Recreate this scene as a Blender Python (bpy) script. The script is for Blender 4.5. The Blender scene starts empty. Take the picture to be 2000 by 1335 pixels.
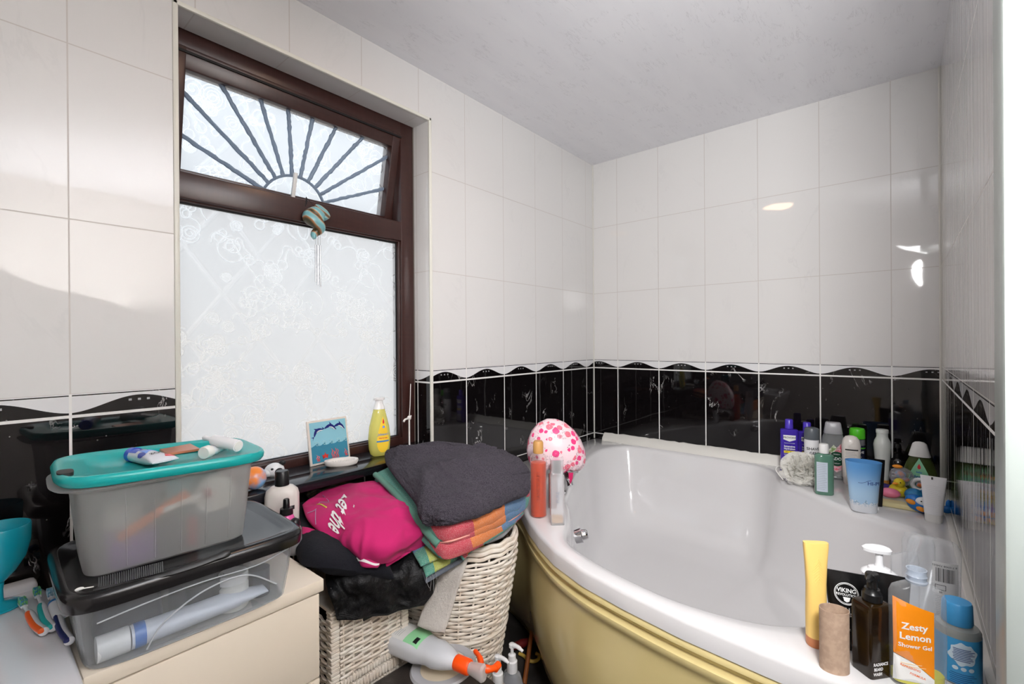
import bpy, bmesh, math, random
from mathutils import Vector, Matrix
PI = math.pi
sc = bpy.context.scene
random.seed(7)
# ---------------------------------------------------------------- camera
CX, CY, CZ = -2.5204, -1.4591, 1.2
YAW, PIT, ROL, FPX = math.radians(40.0337), math.radians(-.1024), math.radians(-.405), 907.23
_F = Vector((math.cos(YAW)*math.cos(PIT), math.sin(YAW)*math.cos(PIT), math.sin(PIT)))
_R = Vector((math.sin(YAW), -math.cos(YAW), 0)); _U = _R.cross(_F)
R2 = _R*math.cos(ROL) + _U*math.sin(ROL); U2 = -_R*math.sin(ROL) + _U*math.cos(ROL)
cam = bpy.data.objects.new('camera', bpy.data.cameras.new('camera'))
sc.collection.objects.link(cam)
M3 = Matrix((R2, U2, -_F)).transposed()
cam.matrix_world = Matrix.Translation((CX, CY, CZ)) @ M3.to_4x4()
cam.data.sensor_width = 36; cam.data.lens = FPX*36/2000
cam.data.clip_start = .02
sc.camera = cam
CAM = Vector((CX, CY, CZ))
def at(u, v, z):
    "a point seen at (u, v) of the photograph, at height z"
    d = _F + R2*((u-1000)/FPX) - U2*((v-667.5)/FPX)
    return CAM + d*((z-CZ)/d.z)
# ---------------------------------------------------------------- exposure, world, lights
sc.view_settings.view_transform = 'Standard'; sc.view_settings.look = 'None'
sc.view_settings.gamma = 1; sc.view_settings.exposure = 0.40
sc.cycles.max_bounces = 12; sc.cycles.transparent_max_bounces = 24; sc.cycles.transmission_bounces = 10
sc.cycles.caustics_reflective = False; sc.cycles.caustics_refractive = False
sc.cycles.sample_clamp_indirect = 4
def world():
    w = bpy.data.worlds.new('overcast_sky'); sc.world = w; w.use_nodes = True
    nt = w.node_tree; bg = nt.nodes['Background']
    tc = nt.nodes.new('ShaderNodeTexCoord'); sp = nt.nodes.new('ShaderNodeSeparateXYZ')
    nt.links.new(tc.outputs['Generated'], sp.inputs[0])
    mr = nt.nodes.new('ShaderNodeMapRange'); mr.inputs['From Min'].default_value = -.45; mr.inputs['From Max'].default_value = .45
    nt.links.new(sp.outputs['Z'], mr.inputs['Value'])
    cr = nt.nodes.new('ShaderNodeValToRGB'); e = cr.color_ramp.elements
    e[0].position = 0; e[0].color = (.62, .585, .55, 1)
    e[1].position = 1; e[1].color = (.96, 1.08, 1.2, 1)
    a = e.new(.5); a.color = (.74, .725, .705, 1)
    nt.links.new(mr.outputs['Result'], cr.inputs['Fac']); nt.links.new(cr.outputs['Color'], bg.inputs['Color'])
    bg.inputs['Strength'].default_value = .86
world()
def area(name, loc, target, sx, sy, power, col):
    l = bpy.data.lights.new(name, 'AREA'); l.shape = 'RECTANGLE'; l.size = sx; l.size_y = sy; l.energy = power; l.color = col
    o = bpy.data.objects.new(name, l); sc.collection.objects.link(o); o.location = loc
    o.rotation_euler = (Vector(target)-Vector(loc)).to_track_quat('-Z', 'Y').to_euler()
    return o
area('bounced_flash', (-1.85, -2.30, 1.66), (-1.66, -2.46, 2.28), 1.5, 1.0, 106, (.98, .985, .99))
l = area('ceiling_lamp', (-1.71, -.70, 2.262), (-1.71, -.70, 0), .20, .20, 1.3, (1, .60, .36)); l.data.shape = 'DISK'
def spot(name, loc, target, power, deg, r, col):
    d = bpy.data.lights.new(name, 'SPOT'); d.energy = power; d.spot_size = math.radians(deg); d.spot_blend = 1; d.shadow_soft_size = r; d.color = col
    o = bpy.data.objects.new(name, d); sc.collection.objects.link(o); o.location = loc
    o.rotation_euler = (Vector(target)-Vector(loc)).to_track_quat('-Z', 'Y').to_euler()
spot('fill_spot', (-2.40, -1.67, 1.72), (-.35, -.85, 1.30), 106, 116, .14, (1, .99, .985))  # added fill spot above the camera, brightens the bath end
# ---------------------------------------------------------------- node helpers
def lin(c): return tuple(((x/255)/12.92 if x/255 <= .04045 else ((x/255+.055)/1.055)**2.4) for x in c[:3]) + (1,)
class NT:
    def __init__(s, m):
        m.use_nodes = True; s.t = m.node_tree; s.n = s.t.nodes; s.bsdf = s.n['Principled BSDF']; s.out = s.n['Material Output']
    def lk(s, a, b): s.t.links.new(a, b)
    def new(s, ty, **k):
        n = s.n.new(ty)
        for a, b in k.items(): setattr(n, a, b)
        return n
    def m(s, op, a, b=0., c=0.):
        n = s.new('ShaderNodeMath', operation=op)
        for i, x in enumerate((a, b, c)):
            if isinstance(x, (int, float)): n.inputs[i].default_value = x
            else: s.lk(x, n.inputs[i])
        return n.outputs[0]
    def mix(s, f, a, b):
        n = s.new('ShaderNodeMix', data_type='RGBA')
        for i, x in ((0, f), (6, a), (7, b)):
            if isinstance(x, (int, float)): n.inputs[i].default_value = x
            elif isinstance(x, tuple): n.inputs[i].default_value = x
            else: s.lk(x, n.inputs[i])
        return n.outputs[2]
    def noise(s, vec, scale, detail=2., dist=0., rough=.5):
        n = s.new('ShaderNodeTexNoise'); n.inputs['Scale'].default_value = scale; n.inputs['Detail'].default_value = detail
        n.inputs['Distortion'].default_value = dist; n.inputs['Roughness'].default_value = rough
        if vec is not None: s.lk(vec, n.inputs['Vector'])
        return n.outputs['Fac']
    def pos(s): return s.new('ShaderNodeNewGeometry').outputs['Position']
    def objc(s): return s.new('ShaderNodeTexCoord').outputs['Object']
    def scale(s, vec, sc_):
        n = s.new('ShaderNodeMapping'); n.inputs['Scale'].default_value = sc_; s.lk(vec, n.inputs['Vector']); return n.outputs[0]
    def rot(s, vec, r, sc_=(1, 1, 1)):
        n = s.new('ShaderNodeMapping'); n.inputs['Rotation'].default_value = r; n.inputs['Scale'].default_value = sc_; s.lk(vec, n.inputs['Vector']); return n.outputs[0]
    def bump(s, h, strength, dist=.01):
        n = s.new('ShaderNodeBump'); n.inputs['Strength'].default_value = strength; n.inputs['Distance'].default_value = dist
        s.lk(h, n.inputs['Height']); s.lk(n.outputs[0], s.bsdf.inputs['Normal']); return n
    def step(s, x, lo, hi):
        n = s.new('ShaderNodeMapRange', interpolation_type='SMOOTHSTEP'); n.inputs['From Min'].default_value = lo; n.inputs['From Max'].default_value = hi
        s.lk(x, n.inputs['Value']); return n.outputs[0]
_mats = {}
def mat(name, rgb=(200, 200, 200), rough=.5, metal=0., trans=0., ior=1.45, coat=0., bump=None, clear=0., sss=0., trl=0., spec=None, var=None, blur=None):
    "plain procedural material; clear = share of straight-through light, trl = share of translucent light"
    if name in _mats: return _mats[name]
    m = bpy.data.materials.new(name); N = NT(m); b = N.bsdf
    b.inputs['Base Color'].default_value = lin(rgb); b.inputs['Roughness'].default_value = rough
    b.inputs['Metallic'].default_value = metal; b.inputs['Transmission Weight'].default_value = trans
    b.inputs['IOR'].default_value = ior; b.inputs['Coat Weight'].default_value = coat; b.inputs['Coat Roughness'].default_value = .08
    if spec is not None: b.inputs['Specular IOR Level'].default_value = spec
    if sss: b.inputs['Subsurface Weight'].default_value = sss; b.inputs['Subsurface Radius'].default_value = (.01, .01, .01)
    if var:
        f = N.step(N.noise(N.objc(), var[0], 3), .35, .65); N.lk(N.mix(f, lin(rgb), lin(var[1])), b.inputs['Base Color'])
    if bump: N.bump(N.noise(N.objc(), bump[0], 4, rough=.65), bump[1], bump[2] if len(bump) > 2 else .002)
    sh = b.outputs[0]
    if trl:
        t = N.new('ShaderNodeBsdfTranslucent'); t.inputs['Color'].default_value = lin(rgb)
        mx = N.new('ShaderNodeMixShader'); mx.inputs[0].default_value = trl; N.lk(sh, mx.inputs[1]); N.lk(t.outputs[0], mx.inputs[2]); sh = mx.outputs[0]
    if blur:
        t = N.new('ShaderNodeBsdfRefraction'); t.inputs['Roughness'].default_value = blur[1]; t.inputs['IOR'].default_value = 1.12; t.inputs['Color'].default_value = (.97, .97, .97, 1)
        mx = N.new('ShaderNodeMixShader'); mx.inputs[0].default_value = blur[0]; N.lk(sh, mx.inputs[1]); N.lk(t.outputs[0], mx.inputs[2]); sh = mx.outputs[0]
    if clear:
        t = N.new('ShaderNodeBsdfTransparent')
        c = lin(rgb); t.inputs['Color'].default_value = tuple(min(1, .55+.45*x/max(c[:3])) for x in c[:3])+(1,)
        mx = N.new('ShaderNodeMixShader'); N.lk(sh, mx.inputs[1]); N.lk(t.outputs[0], mx.inputs[2]); sh = mx.outputs[0]
        lw = N.new('ShaderNodeLayerWeight'); lw.inputs['Blend'].default_value = .5
        N.lk(N.m('MULTIPLY', N.m('SUBTRACT', 1., N.m('MULTIPLY', N.m('POWER', lw.outputs['Facing'], 3.), .72)), clear), mx.inputs[0])
    N.lk(sh, N.out.inputs['Surface'])
    _mats[name] = m; return m
# ---------------------------------------------------------------- mesh helpers
def new_obj(name, bm, m, parent=None, smooth=True, ang=40, loc=None):
    me = bpy.data.meshes.new(name)
    if isinstance(bm, bmesh.types.BMesh):
        bmesh.ops.recalc_face_normals(bm, faces=bm.faces); bm.to_mesh(me); bm.free()
    else:
        me.from_pydata([tuple(v) for v in bm[0]], [], bm[1])
    for p in me.polygons: p.use_smooth = smooth
    if smooth: me.set_sharp_from_angle(angle=math.radians(ang))
    for x in (m if isinstance(m, (list, tuple)) else [m]): me.materials.append(x)
    o = bpy.data.objects.new(name, me); sc.collection.objects.link(o)
    if parent: o.parent = parent
    if loc: o.location = loc
    return o
def BM(): return bmesh.new()
def box(bm, x0, x1, y0, y1, z0, z1, bev=0., seg=2):
    r = bmesh.ops.create_cube(bm, size=1, matrix=Matrix.Translation(((x0+x1)/2, (y0+y1)/2, (z0+z1)/2)) @ Matrix.Diagonal((abs(x1-x0), abs(y1-y0), abs(z1-z0), 1)))
    if bev:
        es = list({e for v in r['verts'] for e in v.link_edges})
        bmesh.ops.bevel(bm, geom=es, offset=bev, segments=seg, profile=.5, affect='EDGES')
    return bm
def struct(name, bm, m, parent=None, **k):
    o = new_obj(name, bm, m, parent, **k)
    if not parent: o['kind'] = 'structure'
    return o
def tag(o, label, cat, group=None, kind=None):
    o['label'] = label; o['category'] = cat
    if group: o['group'] = group
    if kind: o['kind'] = kind
    return o
def thing(name, label, cat, loc=(0, 0, 0), rz=0., group=None, rx=0., ry=0.):
    o = bpy.data.objects.new(name, None); sc.collection.objects.link(o); o.empty_display_size = .02
    o.location = loc; o.rotation_euler = (rx, ry, rz)
    return tag(o, label, cat, group)
def face_cam(x, y, off=0.): return math.atan2(CY-y, CX-x) + PI/2 + math.radians(off)
# super-elliptical loft: sections (z, rx, ry, n[, cx, cy])
def se(s, a):
    n = s[3] if len(s) > 3 else 2
    c, q = math.cos(a), math.sin(a)
    x = s[1]*math.copysign(abs(c)**(2/n), c); y = s[2]*math.copysign(abs(q)**(2/n), q)
    if len(s) > 4: x += s[4]; y += s[5]
    return x, y
def loft(secs, seg=36, cap0=True, cap1=True, bm=None, mtx=None):
    bm = bm or BM(); prev = None
    for i, s in enumerate(secs):
        ring = []
        for k in range(seg):
            x, y = se(s, 2*PI*k/seg); v = Vector((x, y, s[0]))
            ring.append(bm.verts.new(mtx @ v if mtx else v))
        if prev:
            for k in range(seg): bm.faces.new((prev[k], prev[(k+1) % seg], ring[(k+1) % seg], ring[k]))
        elif cap0: bm.faces.new(ring[::-1])
        prev = ring
    if cap1: bm.faces.new(prev)
    return bm
def rnd(secs_r, n=2, k=1.):  # [(z, r)] -> sections
    return [(z, r, r*k, n) for z, r in secs_r]
def sec_at(secs, z):
    if z <= secs[0][0]: return secs[0]
    for a, b in zip(secs, secs[1:]):
        if a[0] <= z <= b[0] and b[0] > a[0]:
            t = (z-a[0])/(b[0]-a[0]); return tuple(p+(q-p)*t for p, q in zip(a, b))
    return secs[-1]
def front(secs, x, z, off):
    s = sec_at(secs, z); n = s[3]; t = min(.995, abs(x)/s[1])
    return Vector((x, -s[2]*(1-t**n)**(1/n)-off, z))
def patch(secs, x0, x1, z0, z1, off=.0005, nx=14, nz=10, bm=None):
    bm = bm or BM(); g = [[bm.verts.new(front(secs, x0+(x1-x0)*i/nx, z0+(z1-z0)*j/nz, off)) for i in range(nx+1)] for j in range(nz+1)]
    for j in range(nz):
        for i in range(nx): bm.faces.new((g[j][i], g[j][i+1], g[j+1][i+1], g[j+1][i]))
    return bm
def band(secs, z0, z1, off=.0006, seg=36, a0=0., a1=2*PI, nz=6, bm=None):
    "label wrapped round a body"
    bm = bm or BM(); rows = []
    for j in range(nz+1):
        z = z0+(z1-z0)*j/nz; s = list(sec_at(secs, z)); s[1] += off; s[2] += off
        rows.append([bm.verts.new((*se(s, a0+(a1-a0)*k/seg), z)) for k in range(seg+1)])
    for j in range(nz):
        for k in range(seg): bm.faces.new((rows[j][k], rows[j][k+1], rows[j+1][k+1], rows[j+1][k]))
    return bm
def blob(secs, pts, off=.0007, rings=5, bm=None):
    "star-shaped outline (x, z) filled on the front of a body"
    bm = bm or BM(); cx = sum(p[0] for p in pts)/len(pts); cz = sum(p[1] for p in pts)/len(pts)
    c = bm.verts.new(front(secs, cx, cz, off)); prev = None
    for r in range(1, rings+1):
        ring = [bm.verts.new(front(secs, cx+(x-cx)*r/rings, cz+(z-cz)*r/rings, off)) for x, z in pts]
        for k in range(len(pts)):
            k2 = (k+1) % len(pts)
            if prev: bm.faces.new((prev[k], prev[k2], ring[k2], ring[k]))
            else: bm.faces.new((c, ring[k], ring[k2]))
        prev = ring
    return bm
def ell(cx, cz, rx, rz, n=24): return [(cx+rx*math.cos(2*PI*k/n), cz+rz*math.sin(2*PI*k/n)) for k in range(n)]
def drop(cx, cz, w, h, n=28):
    r = []
    for k in range(n):
        a = 2*PI*k/n; r.append((cx+w*math.sin(a)*math.sin(a/2)**1.3, cz+h*math.cos(a)))
    return r
_tc = {}
def text_verts(s, size=1., bold=0., shear=0., spacing=1.):
    key = (s, bold, shear, spacing)
    if key not in _tc:
        c = bpy.data.curves.new('t', 'FONT'); c.body = s; c.align_x = 'CENTER'; c.align_y = 'CENTER'; c.size = 1; c.resolution_u = 2
        c.offset = bold; c.shear = shear; c.space_character = spacing
        o = bpy.data.objects.new('t', c); sc.collection.objects.link(o)
        dg = bpy.context.evaluated_depsgraph_get(); dg.update()
        me = bpy.data.meshes.new_from_object(o.evaluated_get(dg))
        _tc[key] = ([(v.co.x, v.co.y) for v in me.vertices], [tuple(p.vertices) for p in me.polygons])
        bpy.data.objects.remove(o); bpy.data.meshes.remove(me); bpy.data.curves.remove(c)
    v, f = _tc[key]
    return [(x*size, y*size) for x, y in v], f
def text(secs, s, size, cx, cz, off=.001, rot=0., bold=0., shear=0., fn=None, bm=None, sx=1.):
    bm = bm or BM(); v, f = text_verts(s, size, bold, shear); c, q = math.cos(rot), math.sin(rot)
    vs = []
    for x, y in v:
        x *= sx; X, Z = cx+x*c-y*q, cz+x*q+y*c
        vs.append(bm.verts.new(fn(X, Z) if fn else front(secs, X, Z, off)))
    for p in f:
        try: bm.faces.new([vs[i] for i in p])
        except ValueError: pass
    return bm
def print_obj(bm, m, parent, name='print', **k):
    for f in bm.faces: f.normal_update()
    me = bpy.data.meshes.new(name); bm.to_mesh(me); bm.free(); me.materials.append(m)
    o = bpy.data.objects.new(name, me); sc.collection.objects.link(o); o.parent = parent; return o
def tube(pts, r, seg=8, bm=None, cap=True, closed=False):
    bm = bm or BM(); pts = [Vector(p) for p in pts]; n = len(pts); prev = None; first = None
    up = Vector((0, 0, 1)); X = None
    for i, p in enumerate(pts):
        if closed: t = (pts[(i+1) % n]-pts[i-1])
        else: t = pts[min(i+1, n-1)]-pts[max(i-1, 0)]
        t = t.normalized() if t.length > 1e-9 else Vector((0, 0, 1))
        if X is None: X = t.orthogonal().normalized()
        X = (X - t*X.dot(t)).normalized(); Y = t.cross(X)
        rr = r[i] if isinstance(r, (list, tuple)) else r
        ring = [bm.verts.new(p+X*rr*math.cos(2*PI*k/seg)+Y*rr*math.sin(2*PI*k/seg)) for k in range(seg)]
        if prev:
            for k in range(seg): bm.faces.new((prev[k], prev[(k+1) % seg], ring[(k+1) % seg], ring[k]))
        else: first = ring
        prev = ring
    if closed:
        for k in range(seg): bm.faces.new((prev[k], prev[(k+1) % seg], first[(k+1) % seg], first[k]))
    elif cap:
        bm.faces.new(first[::-1]); bm.faces.new(prev)
    return bm
def cr_spline(pts, n=8, closed=False):
    P = [Vector(p) for p in pts]; out = []; N = len(P)
    rng = range(N) if closed else range(N-1)
    for i in rng:
        g = (lambda k: P[k % N]) if closed else (lambda k: P[max(0, min(N-1, k))])
        a, b, c, d = g(i-1), g(i), g(i+1), g(i+2)
        for j in range(n):
            t = j/n
            out.append(.5*((2*b)+(c-a)*t+(2*a-5*b+4*c-d)*t*t+(3*b-a-3*c+d)*t**3))
    if not closed: out.append(P[-1])
    return out
def sphere(bm, c, rx, ry=None, rz=None, seg=20, rings=12, rot=None):
    ry = rx if ry is None else ry; rz = rx if rz is None else rz
    m = Matrix.Translation(c)
    if rot: m = m @ rot.to_4x4()
    bmesh.ops.create_uvsphere(bm, u_segments=seg, v_segments=rings, radius=1, matrix=m @ Matrix.Diagonal((rx, ry, rz, 1)))
    return bm
# ---------------------------------------------------------------- tiles
TW, TH, ZB, ZT, CEIL = .2525, .4017, 1.0341, 1.0853, 2.2798
def tile_mat(name, axis, off, streak=0.):
    m = bpy.data.materials.new(name); N = NT(m)
    pos = N.pos(); sp = N.new('ShaderNodeSeparateXYZ'); N.lk(pos, sp.inputs[0])
    h = sp.outputs[0 if axis == 'x' else 1]; z = sp.outputs[2]
    t = N.m('DIVIDE', N.m('SUBTRACT', N.m('MULTIPLY', h, -1.), off), TW)
    f = N.m('FRACT', t); idx = N.m('FLOOR', t)
    dv = N.m('MULTIPLY', N.m('MINIMUM', f, N.m('SUBTRACT', 1., f)), TW)
    up = N.m('GREATER_THAN', z, ZT); lowr = N.m('LESS_THAN', z, ZB)
    bord = N.m('MULTIPLY', N.m('SUBTRACT', 1., up), N.m('SUBTRACT', 1., lowr))
    fz = N.m('FRACT', N.m('DIVIDE', N.m('SUBTRACT', z, ZT), TH)); dzu = N.m('MULTIPLY', N.m('MINIMUM', fz, N.m('SUBTRACT', 1., fz)), TH)
    fb = N.m('FRACT', N.m('DIVIDE', N.m('SUBTRACT', z, ZB), TH)); dzb = N.m('MULTIPLY', N.m('MINIMUM', fb, N.m('SUBTRACT', 1., fb)), TH)
    dzl = N.m('ABSOLUTE', N.m('SUBTRACT', z, ZB))
    gw = N.m('SUBTRACT', .0026, N.m('MULTIPLY', up, .0011))
    gv = N.m('LESS_THAN', dv, gw)
    gu = N.m('MULTIPLY', N.m('LESS_THAN', dzu, .0014), up)
    gb = N.m('MULTIPLY', N.m('LESS_THAN', dzb, .0024), lowr)
    gl = N.m('LESS_THAN', dzl, .0034)
    grout = N.m('MAXIMUM', N.m('MAXIMUM', gv, gu), N.m('MAXIMUM', gb, gl))
    yb = N.m('DIVIDE', N.m('SUBTRACT', z, ZB), ZT-ZB)
    cs = N.m('COSINE', N.m('MULTIPLY', f, 2*PI))
    wave = N.m('ADD', .16, N.m('MULTIPLY', N.m('POWER', N.m('SUBTRACT', .5, N.m('MULTIPLY', cs, .5)), .9), .62))
    dark = N.m('LESS_THAN', yb, wave)
    tl = N.m('LESS_THAN', N.m('ABSOLUTE', N.m('SUBTRACT', yb, .93)), .025)
    sq = 0.
    d3 = N.m('ABSOLUTE', N.m('SUBTRACT', N.m('FRACT', N.m('MULTIPLY', N.m('SUBTRACT', f, .395), 14.)), .5))
    inx = N.m('LESS_THAN', N.m('ABSOLUTE', N.m('SUBTRACT', f, .502)), .107)
    sq = N.m('MULTIPLY', N.m('MULTIPLY', N.m('LESS_THAN', d3, .17), inx), N.m('MULTIPLY', N.m('LESS_THAN', N.m('ABSOLUTE', N.m('SUBTRACT', yb, .56)), .05), bord))
    black = N.m('MAXIMUM', lowr, N.m('MULTIPLY', bord, N.m('MAXIMUM', dark, tl)))
    # marble, shifted from tile to tile
    cmb = N.new('ShaderNodeCombineXYZ'); N.lk(N.m('MULTIPLY', idx, 3.17), cmb.inputs[0]); N.lk(N.m('MULTIPLY', idx, 1.7), cmb.inputs[2])
    va = N.new('ShaderNodeVectorMath', operation='ADD'); N.lk(pos, va.inputs[0]); N.lk(cmb.outputs[0], va.inputs[1]); pv = va.outputs[0]
    rv = N.rot(pv, (.3, .7, .2), (1, 1, .45))
    n1 = N.noise(rv, 7, 6, .8, .6); vein = N.m('SUBTRACT', 1., N.step(N.m('ABSOLUTE', N.m('SUBTRACT', n1, .5)), 0., .0085))
    mk = N.step(N.noise(pv, 9, 2), .53, .68)
    vor = N.new('ShaderNodeTexVoronoi'); vor.inputs['Scale'].default_value = 45; N.lk(pv, vor.inputs['Vector'])
    speck = N.m('MULTIPLY', N.m('LESS_THAN', vor.outputs['Distance'], .07), N.m('GREATER_THAN', N.noise(pv, 30, 0), .56))
    vb = N.m('MAXIMUM', N.m('MULTIPLY', N.m("MULTIPLY", vein, mk), .8), N.m('MULTIPLY', speck, .3))
    bc = N.mix(vb, (.0045, .0036, .004, 1), (.5, .49, .48, 1))
    n2 = N.noise(N.rot(pv, (.5, .4, 0), (1, 1, .5)), 3.2, 6, 1.2, .62)
    wv = N.m('MULTIPLY', N.m('SUBTRACT', 1., N.step(N.m('ABSOLUTE', N.m('SUBTRACT', n2, .5)), 0., .022)), N.step(N.noise(pv, 4, 2), .45, .7))
    wc = N.mix(N.m('MULTIPLY', wv, .35), (.715, .705, .695, 1), (.62, .615, .61, 1))
    base = N.mix(black, wc, bc)
    base = N.mix(N.m('MULTIPLY', bord, N.m('SUBTRACT', 1., N.m('MAXIMUM', dark, tl))), base, (.74, .74, .75, 1))
    base = N.mix(sq, base, (.35, .35, .36, 1))
    gc = N.mix(up, (.80, .79, .77, 1), (.545, .51, .485, 1))
    base = N.mix(grout, base, gc)
    N.lk(base, N.bsdf.inputs['Base Color'])
    N.lk(N.m('ADD', .035, N.m('MULTIPLY', grout, .5)), N.bsdf.inputs['Roughness'])
    hh = N.m('MULTIPLY', grout, -.35)
    wob = N.m('MULTIPLY', N.noise(pv, 5, 2), .9)
    if streak:
        st = N.m('MULTIPLY', N.noise(N.scale(pos, (26, 1, .3)), 1.6, 2, 0, .5), streak)
        wob = N.m('ADD', N.m('MULTIPLY', wob, .3), st)
    N.bump(N.m('ADD', hh, wob), .35, .0022)
    return m
T_A = tile_mat('tiles_window_wall', 'x', .3373); T_B = tile_mat('tiles_end_wall', 'y', .1625); T_C = tile_mat('tiles_side_wall', 'x', .0525, 1.1)
T_R = tile_mat('tiles_window_reveal', 'y', .17)
m_trimw = mat('white_tile_trim', (225, 224, 214), .3)
# window opening
OX0, OX1, OZ0, OZ1 = -2.147, -1.294, .755, 2.094
def ceiling_mat():
    m = bpy.data.materials.new('marbled_ceiling_panels'); N = NT(m); p = N.pos()
    q = N.rot(p, (0, 0, .35), (1, 5, 1)); n = N.noise(q, 7, 5, .5, .65)
    v = N.m('MULTIPLY', N.m('SUBTRACT', 1., N.step(N.m('ABSOLUTE', N.m('SUBTRACT', n, .5)), 0., .02)), N.step(N.noise(p, 16, 3), .5, .6))
    c = N.mix(N.step(N.noise(q, 2.2, 4), .3, .7), (.80, .80, .83, 1), (.765, .765, .80, 1))
    c = N.mix(N.m('MULTIPLY', v, .28), c, (.36, .355, .38, 1))
    N.lk(c, N.bsdf.inputs['Base Color']); N.bsdf.inputs['Roughness'].default_value = .38
    return m
def shell():
    XB, YB = -3.35, -2.9
    bm = BM(); H = CEIL
    for x0, x1, z0, z1 in ((XB, OX0, 0, H), (OX1, .0, 0, H), (OX0, OX1, 0, OZ0), (OX0, OX1, OZ1, H)):
        box(bm, x0, x1, 0, .1, z0, z1)
    struct('wall_left', bm, T_A, smooth=False)
    bm = BM()
    for x0, x1, z0, z1 in ((XB, OX0-.045, 0, H), (OX1+.002, .0, 0, H), (OX0-.045, OX1+.002, 0, .755), (OX0-.045, OX1+.002, OZ1+.012, H)):
        box(bm, x0, x1, .1005, .2, z0, z1)
    struct('wall_outer', bm, mat('outer_render', (150, 140, 130), .9), smooth=False)
    struct('wall_back', box(BM(), 0.0005, .1, YB, .2, 0, H), T_B, smooth=False)
    struct('wall_right', box(BM(), -1.66, .0, -1.68, -1.5803, 0, H), T_C, smooth=False)
    pl = mat('painted_plaster', (196, 190, 184), .8)
    struct('wall_rear', box(BM(), XB-.1, XB, YB, .2, 0, H), pl, smooth=False)
    struct('wall_door_side', box(BM(), XB, 0., YB-.1, YB, 0, H), pl, smooth=False)
    struct('ceiling', box(BM(), XB-.1, .1, YB-.1, .2, H, H+.06), ceiling_mat(), smooth=False)
    struct('floor', box(BM(), XB-.1, .1, YB-.1, .2, -.06, 0), mat('dark_vinyl_floor', (62, 58, 56), .55, bump=(30, .3), var=(9, (38, 35, 34))), smooth=False)
    # white end profile on the side wall, near the camera
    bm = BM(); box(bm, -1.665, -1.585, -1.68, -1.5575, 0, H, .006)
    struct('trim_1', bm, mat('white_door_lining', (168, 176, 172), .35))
    # reveals of the window with their edge trims
    bm = BM(); box(bm, OX1-.0015, OX1, .002, .1, OZ0, OZ1); struct('trim_2', bm, T_R, smooth=False)
    bm = BM(); box(bm, OX0, OX1, .002, .1, OZ1-.0015, OZ1); struct('trim_3', bm, T_A, smooth=False)
    bm = BM(); box(bm, OX1-.003, OX1+.010, -.004, .006, OZ0+.03, OZ1+.010, .003)
    box(bm, OX0-.010, OX0+.003, -.004, .006, OZ0+.03, OZ1+.010, .003); box(bm, OX0-.010, OX1+.01, -.004, .006, OZ1-.003, OZ1+.010, .003)
    struct('trim_4', bm, m_trimw)
    # silicone down the inside corners and cement fillet along the back of the bath
    bm = BM(); tube([(-.002, -.002, .6), (-.002, -.002, H)], .004, 6, bm); tube([(-.002, -1.578, .6), (-.002, -1.578, H)], .006, 6, bm)
    struct('trim_5', bm, mat('white_silicone', (214, 212, 205), .5))
    bm = BM(); rr = random.Random(3); prev = None; n = 60
    for i in range(n+1):
        y = -.075-(1.5-.075)*i/n; a = .006*rr.random(); w = .034+.004*rr.random()
        ring = [bm.verts.new(v) for v in ((-.0005, y, .596), (-.0005, y, .641+a), (-.008, y, .643+a*.5), (-w*.6, y, .632), (-w, y, .615), (-w-.004, y, .596))]
        if prev:
            for k in range(6): bm.faces.new((prev[k], prev[(k+1) % 6], ring[(k+1) % 6], ring[k]))
        else: bm.faces.new(ring[::-1])
        prev = ring
    bm.faces.new(prev)
    struct('trim_6', bm, mat('white_cement_fillet', (222, 220, 214), .6, bump=(60, .4)))
    struct('trim_8', box(BM(), -1.535, -.03, -1.595, -1.568, .585, .609, .002), mat('white_cement_fillet'))
    # window board of black tile
    bm = BM(); box(bm, -2.30, OX1+.012, -.103, -.0005, .757, .785, .004); box(bm, OX0+.001, OX1-.003, -.002, .1, .757, .7845)
    struct('trim_7', bm, mat('black_gloss_sill', (30, 31, 36), .16, bump=(14, .08), var=(5, (22, 22, 25))))
shell()
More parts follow.
